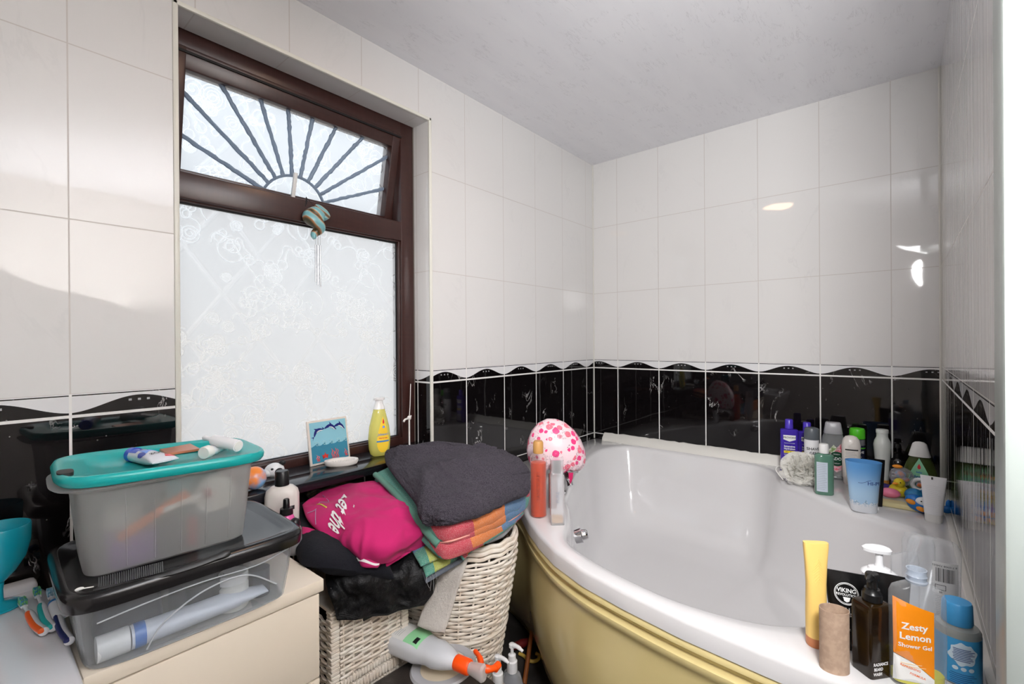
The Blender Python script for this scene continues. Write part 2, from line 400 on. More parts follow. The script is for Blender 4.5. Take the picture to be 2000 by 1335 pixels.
# ---------------------------------------------------------------- window
def window():
    wood = bpy.data.materials.new('brown_woodgrain_frame'); N = NT(wood)
    n = N.noise(N.scale(N.pos(), (6, 6, 60)), 2, 4); n2 = N.noise(N.scale(N.pos(), (60, 6, 6)), 2, 4)
    N.lk(N.mix(N.m('MULTIPLY', N.m('ADD', n, n2), .5), (.020, .0075, .006, 1), (.060, .022, .018, 1)), N.bsdf.inputs['Base Color']); N.bsdf.inputs['Roughness'].default_value = .3
    gask_shade = mat('black_gasket_and_shade', (12, 12, 13), .6)
    def member(bm, x0, x1, z0, z1, y0, y1): box(bm, x0, x1, y0, y1, z0, z1, .005)
    fy0, fy1 = .102, .165
    L, Rr, B, T = -2.188, -1.297, .775, 2.104
    w = bpy.data.objects.new('window_1', None); sc.collection.objects.link(w); w['kind'] = 'structure'; w.location = (0, 0, 0)
    bm = BM()
    member(bm, L, L+.060, B, T, fy0, fy1); member(bm, Rr-.062, Rr, B, T, fy0, fy1)
    member(bm, L+.054, Rr-.056, B, .812, fy0+.0012, fy1); member(bm, L+.054, Rr-.056, 1.612, 1.690, fy0+.0012, fy1); member(bm, L+.054, Rr-.056, 2.035, T, fy0+.0012, fy1)
    # inner beads that slope to the pane
    for x0, x1, z0, z1 in ((L+.058, L+.068, .81, 1.614), (Rr-.070, Rr-.060, .81, 1.614), (L+.06, Rr-.06, .808, .818), (L+.06, Rr-.06, 1.606, 1.616)):
        member(bm, x0, x1, z0, z1, .112, .15)
    new_obj('window_frame', bm, wood, w)
    bm = BM()
    for x0, x1, z0, z1 in ((L+.062, L+.07, .81, 1.614), (Rr-.073, Rr-.062, .81, 1.614), (L+.06, Rr-.06, .812, .820), (L+.06, Rr-.06, 1.602, 1.612)):
        box(bm, x0, x1, .124, .135, z0, z1)
    box(bm, L+.058, Rr-.058, .1005, .104, 2.0295, 2.0365); new_obj('gasket_and_gap_shade', bm, gask_shade, w, smooth=False)  # top bar: shade of the gap over the sash, put in as a black strip
    # top-hung sash, pushed out at the bottom
    sh = bpy.data.objects.new('sash', None); sc.collection.objects.link(sh); sh.parent = w
    PZ = 2.052; ang = math.radians(11.5)
    sh.location = (0, .118, PZ); sh.rotation_euler = (ang, 0, 0)
    sx0, sx1, sh_h = L+.036, Rr-.036, .395
    bm = BM(); sw = .056
    y0, y1 = -.018, .045
    member(bm, sx0, sx0+sw, -sh_h, 0, y0, y1); member(bm, sx1-sw-.004, sx1, -sh_h, 0, y0, y1)
    member(bm, sx0+.05, sx1-.05, -sw-.006, 0, y0+.0012, y1); member(bm, sx0+.05, sx1-.05, -sh_h, -sh_h+sw, y0+.0012, y1)
    fr = new_obj('sash_frame', bm, wood, sh)
    gx0, gx1, gz0, gz1 = sx0+sw-.002, sx1-sw+.002, -sh_h+sw-.002, -sw+.002
    pane_m = pane_material('frosted_top_pane', .50, .30)
    glass_pane(sh, pane_m, gx0, gx1, gz0, gz1, .014, 55, 5)
    # sunburst lead strips on the pane
    lead = mat('grey_lead_strip', (168, 184, 202), .55, trl=.5, bump=(120, .6, .003))
    bm = BM(); ccx, ccz = (gx0+gx1)/2-.005, gz0-.045; r0 = .115; rl = random.Random(4)
    def strip(p, q):
        n = 26; pts = []
        for i in range(n+1):
            t = i/n; x = p[0]+(q[0]-p[0])*t; z = p[1]+(q[1]-p[1])*t
            pts.append((x+rl.uniform(-1, 1)*.0012, .0105, z+rl.uniform(-1, 1)*.0012))
        tube(pts, [.0054+rl.random()*.0022 for _ in pts], 6, bm)
    for k in range(10):
        a = math.radians(24+k*14.8)
        if k in (0, 9): pass
        dx, dz = math.cos(a), math.sin(a)
        tmax = min((gz1-ccz)/dz, ((gx1-ccx)/dx if dx > 0 else (gx0-ccx)/dx if dx < 0 else 9))
        strip((ccx+dx*r0, ccz+dz*r0), (ccx+dx*tmax*.995, ccz+dz*tmax*.995))
    arc = [(ccx+r0*math.cos(a), .0105, ccz+r0*math.sin(a)) for a in [math.radians(24+i*3) for i in range(45)]]
    tube([p for p in arc if p[2] > gz0+.002], .005, 6, bm)
    new_obj('lead_strips', bm, lead, sh)
    bm = BM(); box(bm, -.006, .006, -.030, -.018, -.01, .115, .002)
    hd = new_obj('handle', bm, mat('white_plastic', (232, 232, 230), .35), sh); hd.location = (-1.772, -.002, -sh_h+.015); hd.rotation_euler = (-.05, .06, 0)
    # side stay in the opening
    bm = BM(); tube([(Rr-.036, .145, 1.69), (Rr-.034, .15, 1.80), (Rr-.05, .15, 1.93)], .004, 6, bm); box(bm, Rr-.042, Rr-.030, .13, .142, 1.695, 1.95, .001)
    new_obj('stay', bm, mat('dull_aluminium', (150, 150, 148), .4, metal=.7), w)
    # big fixed pane
    bm = BM(); x0, x1, z0, z1 = L+.058, Rr-.060, .81, 1.614
    bm.free(); glass_pane(w, pane_material('frosted_swirl_pane', .30, .50), x0, x1, z0, z1, .130, 150, 11)
def pane_material(name, clear, trl):
    m = bpy.data.materials.new(name); N = NT(m); b = N.bsdf
    b.inputs['Base Color'].default_value = (.85, .87, .88, 1); b.inputs['Roughness'].default_value = .14
    b.inputs['Specular IOR Level'].default_value = .8
    bp = N.bump(N.noise(N.scale(N.pos(), (1, 1, .5)), 60, 3, .3, .6), .2, .002)
    t = N.new('ShaderNodeBsdfTranslucent'); t.inputs['Color'].default_value = (.93, .95, .97, 1); N.lk(bp.outputs[0], t.inputs['Normal'])
    at_ = N.new('ShaderNodeAttribute', attribute_name='ridge')
    cl = N.m('MULTIPLY_ADD', at_.outputs['Fac'], .45, clear)
    tp = N.new('ShaderNodeBsdfTransparent')
    m1 = N.new('ShaderNodeMixShader'); m1.inputs[0].default_value = trl/(1-clear); N.lk(b.outputs[0], m1.inputs[1]); N.lk(t.outputs[0], m1.inputs[2])
    m2 = N.new('ShaderNodeMixShader'); N.lk(cl, m2.inputs[0]); N.lk(m1.outputs[0], m2.inputs[1]); N.lk(tp.outputs[0], m2.inputs[2])
    N.lk(m2.outputs[0], N.out.inputs['Surface']); return m
def glass_pane(parent, mt, x0, x1, z0, z1, y, n, seed, loc=(0, 0, 0)):
    "patterned glass: a fine sheet with squiggles, spirals and bevelled lozenges raised on it"
    import numpy as np
    rg = random.Random(seed); G = .0017
    nx, nz = int((x1-x0)/G)+1, int((z1-z0)/G)+1; H_ = np.zeros((nz, nx)); K = 3
    dd = np.arange(-K, K+1)
    def stamp(px, pz, r):
        fx, fz = (px-x0)/G, (pz-z0)/G; ix, iz = int(round(fx)), int(round(fz))
        if not (K <= ix < nx-K and K <= iz < nz-K): return
        q = ((dd+ix-fx)**2)[None, :]+((dd+iz-fz)**2)[:, None]
        v = np.clip(1-q*(G/r)**2, 0, 1)
        w = H_[iz-K:iz+K+1, ix-K:ix+K+1]; np.maximum(w, v, out=w)
    for i in range(n):
        cx, cz = rg.uniform(x0, x1), rg.uniform(z0, z1); r = rg.uniform(.0024, .0034)
        if rg.random() < .33:
            R_ = rg.uniform(.015, .036); tn = rg.uniform(2.2, 3.6); a0 = rg.uniform(0, 6.28); sg = rg.choice((-1, 1)); m = int(90*tn)
            for j in range(m): stamp(cx+R_*(1-.85*j/m)*math.cos(a0+sg*2*PI*tn*j/m), cz+R_*(1-.85*j/m)*math.sin(a0+sg*2*PI*tn*j/m), r)
        else:
            a = rg.uniform(0, 6.28); x, z = cx, cz; cur = rg.uniform(-60, 60); m = rg.randint(110, 260)
            for j in range(m):
                stamp(x, z, r); x += math.cos(a)*.0013; z += math.sin(a)*.0013; a += cur*.0013
                if rg.random() < .035: cur = rg.choice((-1, 1))*rg.uniform(20, 105)
    X, Z = np.meshgrid(np.linspace(x0, x1, nx), np.linspace(z0, z1, nz))
    P_ = .27; loz = np.zeros_like(X)
    for s_ in (1, -1):
        u = (X*s_*1.35+Z)/P_; f = np.abs(u-np.round(u))*P_*.6; loz = np.maximum(loz, np.clip(1-f/.009, 0, 1))
    HH = H_**.8*.0016+np.minimum(loz, .6)*.0011
    V = np.stack([X, np.full_like(X, y)-HH, Z], -1).reshape(-1, 3)
    idx = np.arange(nx*nz).reshape(nz, nx)
    F_ = np.stack([idx[:-1, :-1], idx[:-1, 1:], idx[1:, 1:], idx[1:, :-1]], -1).reshape(-1, 4)
    me = bpy.data.meshes.new('pane'); me.vertices.add(len(V)); me.vertices.foreach_set('co', V.ravel())
    me.loops.add(F_.size); me.loops.foreach_set('vertex_index', F_.ravel().astype(np.int32))
    me.polygons.add(len(F_)); me.polygons.foreach_set('loop_start', np.arange(0, F_.size, 4, dtype=np.int32)); me.polygons.foreach_set('loop_total', np.full(len(F_), 4, dtype=np.int32))
    me.update(); me.polygons.foreach_set('use_smooth', np.ones(len(F_), dtype=bool))
    at_ = me.attributes.new('ridge', 'FLOAT', 'POINT'); at_.data.foreach_set('value', np.clip(H_**1.5+loz*.45, 0, 1).ravel().astype(np.float32))
    me.materials.append(mt)
    o = bpy.data.objects.new('pane', me); sc.collection.objects.link(o); o.parent = parent; o.location = loc; return o
window()
# ================================================================ bath
def aty(u, v, y):
    d = _F + R2*((u-1000)/FPX) - U2*((v-667.5)/FPX); return CAM + d*((y-CY)/d.y)
def atx(u, v, x):
    d = _F + R2*((u-1000)/FPX) - U2*((v-667.5)/FPX); return CAM + d*((x-CX)/d.x)
def atd(u, v, D): return CAM + (_F + R2*((u-1000)/FPX) - U2*((v-667.5)/FPX))*D
RIM = .60
OUT = [(-1.03, -.003), (-1.06, -.12), (-1.13, -.27), (-1.215, -.40), (-1.30, -.50), (-1.365, -.59), (-1.425, -.69), (-1.472, -.81), (-1.500, -.94), (-1.522, -1.09), (-1.532, -1.26), (-1.535, -1.40), (-1.535, -1.578), (-.9, -1.578), (-.3, -1.578), (-.003, -1.578), (-.003, -1.2), (-.003, -.6), (-.003, -.003), (-.5, -.003)]
INN = [(-1.00, -.447), (-1.10, -.525), (-1.21, -.60), (-1.335, -.675), (-1.39, -.77), (-1.43, -.90), (-1.452, -1.03), (-1.446, -1.15), (-1.41, -1.255), (-1.33, -1.335), (-1.18, -1.40), (-1.0, -1.452), (-.75, -1.487), (-.60, -1.49), (-.55, -1.43), (-.50, -1.32), (-.40, -1.20), (-.26, -1.06), (-.13, -.985), (-.07, -.88), (-.055, -.60), (-.06, -.33), (-.11, -.225), (-.28, -.185), (-.50, -.235), (-.75, -.33)]
def resample(poly, c, n, curved):
    P = cr_spline([(x, y, 0) for x, y in poly], 10, True) if curved else [Vector((x, y, 0)) for x, y in poly]
    if not curved:
        Q = []
        for i, p in enumerate(P):
            q = P[(i+1) % len(P)]
            for k in range(12): Q.append(p+(q-p)*k/12)
        P = Q
    A = []
    for p in P: A.append((math.atan2(p.y-c[1], p.x-c[0]) % (2*PI), p))
    A.sort(key=lambda t: t[0]); res = []
    for k in range(n):
        a = 2*PI*k/n; j = 0
        while j < len(A) and A[j][0] < a: j += 1
        a0, p0 = A[j-1]; a1, p1 = A[j % len(A)]
        if a1 < a0: a1 += 2*PI
        aa = a if a >= a0 else a+2*PI
        t = (aa-a0)/max(1e-9, a1-a0)
        r = math.hypot(p0.x-c[0], p0.y-c[1])*(1-t)+math.hypot(p1.x-c[0], p1.y-c[1])*t
        res.append((c[0]+r*math.cos(a), c[1]+r*math.sin(a)))
    return res
def bath():
    n = 216; c = (-.80, -.86)
    o = resample(OUT, c, n, False); i_ = resample(INN, c, n, True)
    def toward(p, d): 
        v = Vector((c[0]-p[0], c[1]-p[1])); L = v.length; return (p[0]+v.x/L*d, p[1]+v.y/L*d)
    def sc_(p, s, cc=(-.85, -.84)): return (cc[0]+(p[0]-cc[0])*s, cc[1]+(p[1]-cc[1])*s)
    rings = [[(*p, RIM-.045) for p in o], [(*p, RIM-.010) for p in o], [(*toward(p, .003), RIM-.003) for p in o], [(*toward(p, .009), RIM) for p in o],
             [(*toward(p, -.014), RIM) for p in i_], [(*toward(p, -.004), RIM-.004) for p in i_], [(*toward(p, .004), RIM-.013) for p in i_], [(*toward(p, .009), RIM-.03) for p in i_]]
    for s, z in ((.955, RIM-.12), (.925, RIM-.22), (.885, RIM-.32), (.83, RIM-.375), (.76, RIM-.405), (.6, RIM-.42), (.3, RIM-.425), (.1, RIM-.427)):
        rings.append([(*sc_(p, s), z) for p in i_])
    bm = BM(); prev = None
    for r in rings:
        vs = [bm.verts.new(p) for p in r]
        if prev:
            for k in range(n): bm.faces.new((prev[k], prev[(k+1) % n], vs[(k+1) % n], vs[k]))
        prev = vs
    bm.faces.new(prev)
    acr = mat('white_acrylic', (222, 221, 222), .09, coat=.5)
    t = thing('corner_bath', 'large white corner bath with a curved cream front panel', 'bath', (-1.5, -1.0, 0))
    def par(ob): ob.parent = t; ob.matrix_parent_inverse = Matrix.Translation((1.5, 1.0, 0)); return ob
    sh = par(new_obj('bath_shell', bm, acr, ang=60)); sh['label'] = 'glossy white acrylic shell'
    # curved front panel
    path = cr_spline([(x, y, 0) for x, y in OUT[:13]], 8)
    prof = [(-.010, .565), (-.006, .553), (-.002, .548), (-.002, .538), (-.016, .530), (-.018, .520), (-.004, .512), (-.003, .500), (-.012, .490), (-.014, .470), (-.010, .40), (-.012, .30), (-.025, .19), (-.055, .09), (-.095, .02), (-.10, .001), (-.13, .001)]
    bm = BM(); prev = None
    for i, p in enumerate(path):
        tg = (path[min(i+1, len(path)-1)]-path[max(i-1, 0)]).normalized(); nrm = Vector((tg.y, -tg.x, 0))
        if nrm.dot(Vector((p.x+.8, p.y+.86, 0))) < 0: nrm = -nrm
        if i < 3: nrm = Vector((-1, 0, 0))
        vs = []
        for d, z in prof:
            q = p+nrm*d
            vs.append(bm.verts.new((q.x, min(q.y, -.004), z)))
        if prev:
            for k in range(len(prof)-1): bm.faces.new((prev[k], vs[k], vs[k+1], prev[k+1]))
        prev = vs
    pn = par(new_obj('front_panel', bm, mat('cream_panel', (226, 208, 150), .16, coat=.4, bump=(4, .06, .01)), ang=50)); pn['label'] = 'cream yellow curved front panel'
    # overflow knob on the inner wall by the taps
    ch = mat('chrome', (225, 225, 228), .08, metal=1)
    e = Vector((-1.196, -.640, .553)); dr = Vector((.45, -.80, .30)).normalized(); q = dr.to_track_quat('Z', 'Y').to_matrix().to_4x4()
    bm = loft(rnd([(-.02, .022), (0, .024), (.004, .024), (.006, .018), (.02, .016), (.024, .012), (.025, .004)]), 24, mtx=Matrix.Translation(e) @ q)
    par(new_obj('overflow_knob', bm, ch))
bath()
def tap():
    ch = mat('chrome'); p = at(1092, 962, RIM)
    t = thing('bath_mixer_tap', 'chrome bath mixer tap under the floral shower cap', 'tap', p, math.radians(-60))
    new_obj('pillar', loft(rnd([(0, .026), (.006, .026), (.010, .017), (.07, .016), (.075, .02), (.09, .02), (.095, .008)]), 20), ch, t)
    bm = BM(); tube(cr_spline([(0, -.01, .075), (.02, -.04, .095), (.04, -.08, .085), (.05, -.10, .06)], 6), .011, 12, bm); new_obj('spout', bm, ch, t)
    bm = BM(); tube([(0, 0, .085), (.04, .005, .09), (.075, .01, .085)], [.009, .006, .007], 10, bm); new_obj('lever', bm, ch, t)
tap()
# ================================================================ dresser, basin
def dresser():
    m = mat('cream_laminate', (226, 214, 196), .38)
    X0, X1, Y0, Y1 = -2.395, -1.986, -.443, -.004
    t = thing('drawer_chest', 'cream laminate chest of drawers below the window, carrying the plastic boxes', 'drawers', (X1, Y0, 0))
    g = lambda bm: (bmesh.ops.translate(bm, verts=bm.verts, vec=(-X1, -Y0, 0)), bm)[1]
    new_obj('top', g(box(BM(), X0, X1, Y0, Y1, .632, .66, .003)), m, t)
    new_obj('carcass', g(box(BM(), X0+.004, X1-.008, Y0+.022, Y1, .02, .632, .002)), m, t)
    for z0, z1 in ((.545, .628), (.455, .541), (.24, .451), (.03, .236)) if False else ((.44, .629), (.235, .436), (.03, .231)):
        new_obj('drawer', g(box(BM(), X0+.006, X1-.010, Y0+.003, Y0+.021, z0, z1, .002)), m, t)
dresser()
def sink():
    w = mat('white_ceramic', (222, 222, 226), .08, coat=.5)
    t = thing('wash_basin', 'white ceramic wash basin in the bottom left corner with toothbrushes on its ledge', 'basin', (-2.66, -.30, .50))
    # outer slab with bowl; local coordinates about (-2.66,-.30,.50)
    n = 96; bm = BM()
    def ring(rx, ry, nn, z, cx=0, cy=0): return [bm.verts.new((cx+math.copysign(abs(math.cos(a))**(2/nn), math.cos(a))*rx, cy+math.copysign(abs(math.sin(a))**(2/nn), math.sin(a))*ry, z)) for a in (2*PI*k/n for k in range(n))]
    R_ = [ring(.20, .22, 5, -.02), ring(.235, .26, 7, .06), ring(.256, .283, 8, .15), ring(.262, .290, 9, .170), ring(.259, .287, 9, .179), ring(.252, .280, 9, .182),
          ring(.185, .17, 3, .180, -.03, -.05), ring(.175, .16, 2.6, .172, -.03, -.05), ring(.15, .135, 2.3, .12, -.03, -.05), ring(.09, .08, 2, .06, -.03, -.05), ring(.02, .02, 2, .05, -.03, -.05)]
    for a, b in zip(R_, R_[1:]):
        for k in range(n): bm.faces.new((a[k], a[(k+1) % n], b[(k+1) % n], b[k]))
    bm.faces.new(R_[0][::-1]); bm.faces.new(R_[-1])
    new_obj('bowl', bm, w, t, ang=50)
    bm = box(BM(), -.24, .245, .250, .292, .165, .198, .010, 3); new_obj('upstand', bm, w, t)
    new_obj('pedestal', loft([(-.5, .10, .10, 3), (-.3, .08, .08, 3), (-.03, .12, .12, 3)], 28), w, t)
sink()
SZ = .683
# goblet
def goblet():
    p = at(-4, 1187, SZ)
    t = thing('plastic_goblet', 'teal plastic goblet standing on the wash basin at the left edge', 'goblet', p)
    m = mat('teal_plastic', (22, 150, 168), .22, sss=.1)
    k = .0475
    new_obj('bowl', loft(rnd([(.048, .006), (.055, .014), (.07, .026), (.095, .040), (.125, .0465), (.158, .0475), (.160, .0465), (.158, .0452), (.125, .044), (.095, .037), (.072, .022), (.066, .004)]), 40), m, t)
    new_obj('stem', loft(rnd([(.004, .011), (.012, .008), (.035, .0075), (.05, .009)]), 24), m, t)
    new_obj('foot', loft(rnd([(0, .036), (.003, .0365), (.006, .030), (.010, .012), (.012, .009)]), 40), m, t)
goblet()
def toothbrush(label, p0, p1, hcol, tip, br, h=.0095, roll=0.):
    a, b = Vector(p0), Vector(p1); d = b-a; L = d.length
    t = thing('toothbrush', label, 'toothbrush', a, math.atan2(d.y, d.x)-PI/2)
    L0 = L*.62
    # handle from b (butt) to neck; local +y runs head -> butt
    pts = [(0, 0, .006), (0, L*.16, .006), (0, L*.28, .006), (0, L*.40, .0075), (.002, L*.55, .008), (.003, L*.8, .0085), (0, L*.96, .0085), (0, L, .0085)]
    sp = cr_spline(pts, 4); rr = []
    for i in range(len(sp)):
        f = i/(len(sp)-1); rr.append(.0028 if f < .26 else .0028+.0045*min(1, (f-.26)/.25) if f < .93 else .0073*(1-(f-.93)*7))
    new_obj('handle', tube(sp, rr, 12), mat('toothbrush_white', (232, 232, 236), .25), t)
    k = int(len(sp)*.42); new_obj('grip', tube([p+Vector((.0028, 0, .0022)) for p in sp[k:]], [max(.002, r*.72) for r in rr[k:]], 10), mat('grip_'+str(tip), tip, .4), t)
    new_obj('head', box(BM(), -.0055, .0055, -.004, .026, .003, .0075, .002), mat('toothbrush_white'), t)
    bm = BM(); rg = random.Random(5)
    for i in range(8):
        for j in range(4):
            x = -.0042+.0028*j; y = -.002+i*.0034
            tube([(x, y, .0075), (x+rg.uniform(-1, 1)*.0008, y+rg.uniform(-1, 1)*.001, .0075+h)], .0012, 5, bm)
    new_obj('bristles', bm, mat('bristle_'+str(br), br, .6, var=(120, hcol)), t)
toothbrush('white and orange toothbrush on the basin, nearest the front left', at(42, 1182, SZ), at(86, 1243, SZ), (120, 200, 90), (232, 92, 22), (60, 120, 190))
toothbrush('white toothbrush with a teal tip lying between the orange one and the blue one', at(71, 1162, SZ), at(103, 1236, SZ), (130, 210, 80), (36, 170, 168), (40, 120, 200))
toothbrush('white and navy toothbrush with pale blue bristles, nearest the clear box', at(97, 1164, SZ), at(136, 1262, SZ), (200, 225, 235), (22, 30, 90), (90, 165, 200))
def paste():
    p = at(106, 1190, SZ); q = at(128, 1238, SZ); d = q-p
    t = thing('toothpaste_tube', 'small white tube with a blue cap lying on the basin edge', 'tube', p+Vector((0, 0, .011)), math.atan2(d.y, d.x)-PI/2)
    R_ = Matrix.Rotation(-PI/2, 4, 'X'); s = [(.006, .0095, .0095, 2), (.012, .0105, .0105, 2), (.045, .0105, .009, 2), (.075, .011, .002, 2)]
    new_obj('body', loft(s, 20, mtx=R_), mat('tube_white', (228, 230, 236), .3), t)
    new_obj('cap', loft(rnd([(-.006, .0085), (.006, .0095)]), 20, mtx=R_), mat('cap_blue', (30, 120, 200), .3), t)
    bm = text(s, 'Kolan', .012, 0, .03, fn=lambda x, z: R_ @ Vector((x*0+z*0+0, 0, 0)) + Vector((z*0+(x)*1.0*0, 0, 0)) + Vector((0, 0, 0))) if False else None
paste()
# ================================================================ plastic boxes
clear_pl = mat('clear_box_plastic', (222, 226, 230), .15, clear=.88, trl=.08, bump=(9, .1))
def tray(secs_out, wall, floor_t, seg=72):
    "open container: outer sections bottom to top, wall thickness"
    inn = [(z, rx-wall, ry-wall, n) for z, rx, ry, n in secs_out][::-1]; inn[-1] = (secs_out[0][0]+floor_t,)+inn[-1][1:]
    return loft(secs_out+inn, seg, True, True)
def ring_frame(bm, secs_a, secs_b, seg=72):
    "ring solid between an outer and an inner outline"
    rows = []
    for s in secs_a+secs_b[::-1]: rows.append([bm.verts.new((*se(s, 2*PI*k/seg), s[0])) for k in range(seg)])
    rows.append(rows[0])
    for a, b in zip(rows, rows[1:]):
        for k in range(seg): bm.faces.new((a[k], a[(k+1) % seg], b[(k+1) % seg], b[k]))
    return bm
BX, BY = -2.226, -.316
def big_box():
    t = thing('storage_box', 'large clear plastic storage box with a black lid, standing on the cream drawers', 'box', (BX, BY, .66), math.radians(-1.5))
    o = [(0, .158, .135, 6), (.004, .163, .140, 7), (.05, .169, .145, 8), (.12, .177, .150, 8), (.128, .181, .154, 8)]
    new_obj('container', tray(o, .0025, .003), clear_pl, t)
    bl = mat('glossy_black_lid', (24, 23, 24), .17, bump=(7, .05))
    lid = [(.112, 0.1910, .160, 8), (.130, 0.1930, .162, 8), (.136, 0.1910, .160, 8), (.140, 0.1850, .154, 8), (.141, 0.1780, .147, 8), (.138, 0.1740, .143, 8), (.138, 0.1680, .137, 8), (.1345, 0.1620, .131, 8), (.1335, 0.1550, .124, 8)]
    bm = loft(lid, 96, False, True); lo = [(.112, 0.1880, .157, 8), (.125, 0.1880, .157, 8), (.1285, 0.1500, .12, 8)]
    loft(lo, 96, False, True, bm)
    lidob = new_obj('lid', bm, bl, t, ang=60); lidob['label'] = 'glossy black lid'
    # moulded rib lines
    ln = mat('clear_rib', (214, 218, 222), .2, clear=.35)
    bm = BM(); y = -.1475
    tube(cr_spline([(-.150, y, .088), (-.08, y-.003, .096), (.0, y-.005, .100), (.09, y-.003, .096), (.155, y+.004, .106)], 8), .0013, 6, bm)
    tube(cr_spline([(-.085, y+.004, .012), (-.06, y+.001, .05), (.0, y-.003, .082), (.07, y-.003, .084), (.13, y+.004, .040)], 8), .0015, 6, bm)
    new_obj('moulded_ribs', bm, ln, t)
big_box()
# contents of the clear box
def lying(name, label, cat, c, yaw, secs, m, cap=None, capm=None, grp=None):
    t = thing(name, label, cat, c, yaw, grp); R_ = Matrix.Rotation(-PI/2, 4, 'X')
    new_obj('body', loft(secs, 28, mtx=R_), m, t)
    if cap: new_obj('cap', loft(cap, 28, mtx=R_), capm, t)
    return t, R_
t, R_ = lying('cream_tube', 'long white tube with a blue band lying along the front inside the clear box', 'tube', (BX-.105, BY-.108, .687), math.radians(-90-2), [(.0, .020, .020, 2), (.16, .021, .017, 2), (.22, .022, .003, 2)],
              mat('tube_print', (214, 218, 226), .3), [(-.045, .021, .021, 2), (-.002, .021, .021, 2)], mat('cap_white', (232, 232, 230), .3)) 
bm = band([(0, .0203, .0203, 2), (.2, .0203, .0203, 2)], .004, .02); bmesh.ops.transform(bm, matrix=R_, verts=bm.verts); new_obj('blue_band', bm, mat('band_blue', (60, 110, 180), .3), t)
for i, cl in enumerate([(60, 70, 60), (110, 190, 60), (150, 200, 60), (220, 190, 60), (180, 60, 150), (60, 80, 190)]):
    pass
bm = BM()
for i in range(6): bmesh.ops.create_uvsphere(bm, u_segments=8, v_segments=6, radius=.003, matrix=Matrix.Translation((-.015, .09+i*.009, .0165)) @ Matrix.Diagonal((1, 1, .3, 1)))
new_obj('dot_row', bm, mat('dots_green', (110, 180, 80), .4, var=(70, (150, 60, 160))), t)
def simple(name, label, cat, loc, rz, secs, m, extra=(), grp=None, rx=0., ry=0.):
    t = thing(name, label, cat, loc, rz, grp, rx, ry); new_obj('body', loft(secs, 32), m, t)
    for nm, s, mm in extra: new_obj(nm, loft(s, 32), mm, t)
    return t
BZ = .6635
simple('cosmetic_jar', 'round white jar standing at the right end inside the clear box', 'jar', (BX+.062, BY-.095, BZ), 0, rnd([(0, .026), (.003, .028), (.045, .028), (.052, .02)]), mat('jar_white', (225, 224, 218), .3), [('lid', rnd([(.052, .027), (.068, .027), (.07, .025)]), mat('cap_white'))])
simple('black_case', 'black case with a pale slot inside the clear box', 'case', (BX+.01, BY-.055, BZ), .1, [(0, .035, .05, 8), (.07, .035, .05, 8)], mat('matt_black', (22, 22, 24), .4), [])
simple('hair_roller', 'dark round hair roller at the right corner inside the clear box', 'hair roller', (BX+.117, BY-.085, BZ), .3, rnd([(0, .02), (.055, .02)]), mat('dark_grey_plastic', (40, 42, 50), .5))
simple('hair_roller', 'dark round hair roller behind the white jar inside the clear box', 'hair roller', (BX+.10, BY+.02, BZ), .3, rnd([(0, .022), (.07, .022)]), mat('dark_grey_plastic'))
simple('black_pouch', 'dark zipped pouch at the back left inside the clear box', 'pouch', (BX-.09, BY-.01, BZ), 0, [(0, .05, .055, 4), (.05, .048, .05, 3), (.085, .035, .03, 3)], mat('dark_nylon', (38, 42, 52), .6))
# comb and cotton bud on the lid
LZ = .660+.1345
def comb():
    a = at(182, 1154, LZ+.005); b = at(450, 1084, LZ+.005); d = b-a; L = d.length
    t = thing('comb', 'black comb lying on the black lid in front of the frosted box', 'comb', a, math.atan2(d.y, d.x), rx=math.radians(52))
    m = mat('comb_black', (20, 20, 20), .4); bm = BM()
    for i in range(30):
        x = .006+i*(L*.5-.01)/30; box(bm, x, x+.0017, .001, .019, .0, .003)
    new_obj('teeth', bm, m, t, smooth=False)
    bm = BM(); tube(cr_spline([(0, .001, .002), (L*.25, -.004, .002), (L*.5, -.004, .002), (L*.75, -.001, .002), (L, .006, .002)], 6), [.003]+[.0045]*12+[.006]*9+[.0075]*2+[.005], 8, bm)
    bmesh.ops.scale(bm, vec=(1, 1, .6), verts=bm.verts); new_obj('spine', bm, m, t)
comb()
a = at(150, 1151, LZ+.006); b = at(183, 1145, LZ+.006)
t = thing('cotton_bud', 'white cotton bud lying on the black lid left of the comb', 'cotton bud', a)
new_obj('stick', tube([(0, 0, 0), b-a], .0011, 6), mat('paper_white', (235, 235, 232), .7), t); new_obj('cotton_tip', sphere(BM(), (.003, -.0005, 0), .006, .0027, .0027), mat('paper_white'), t)
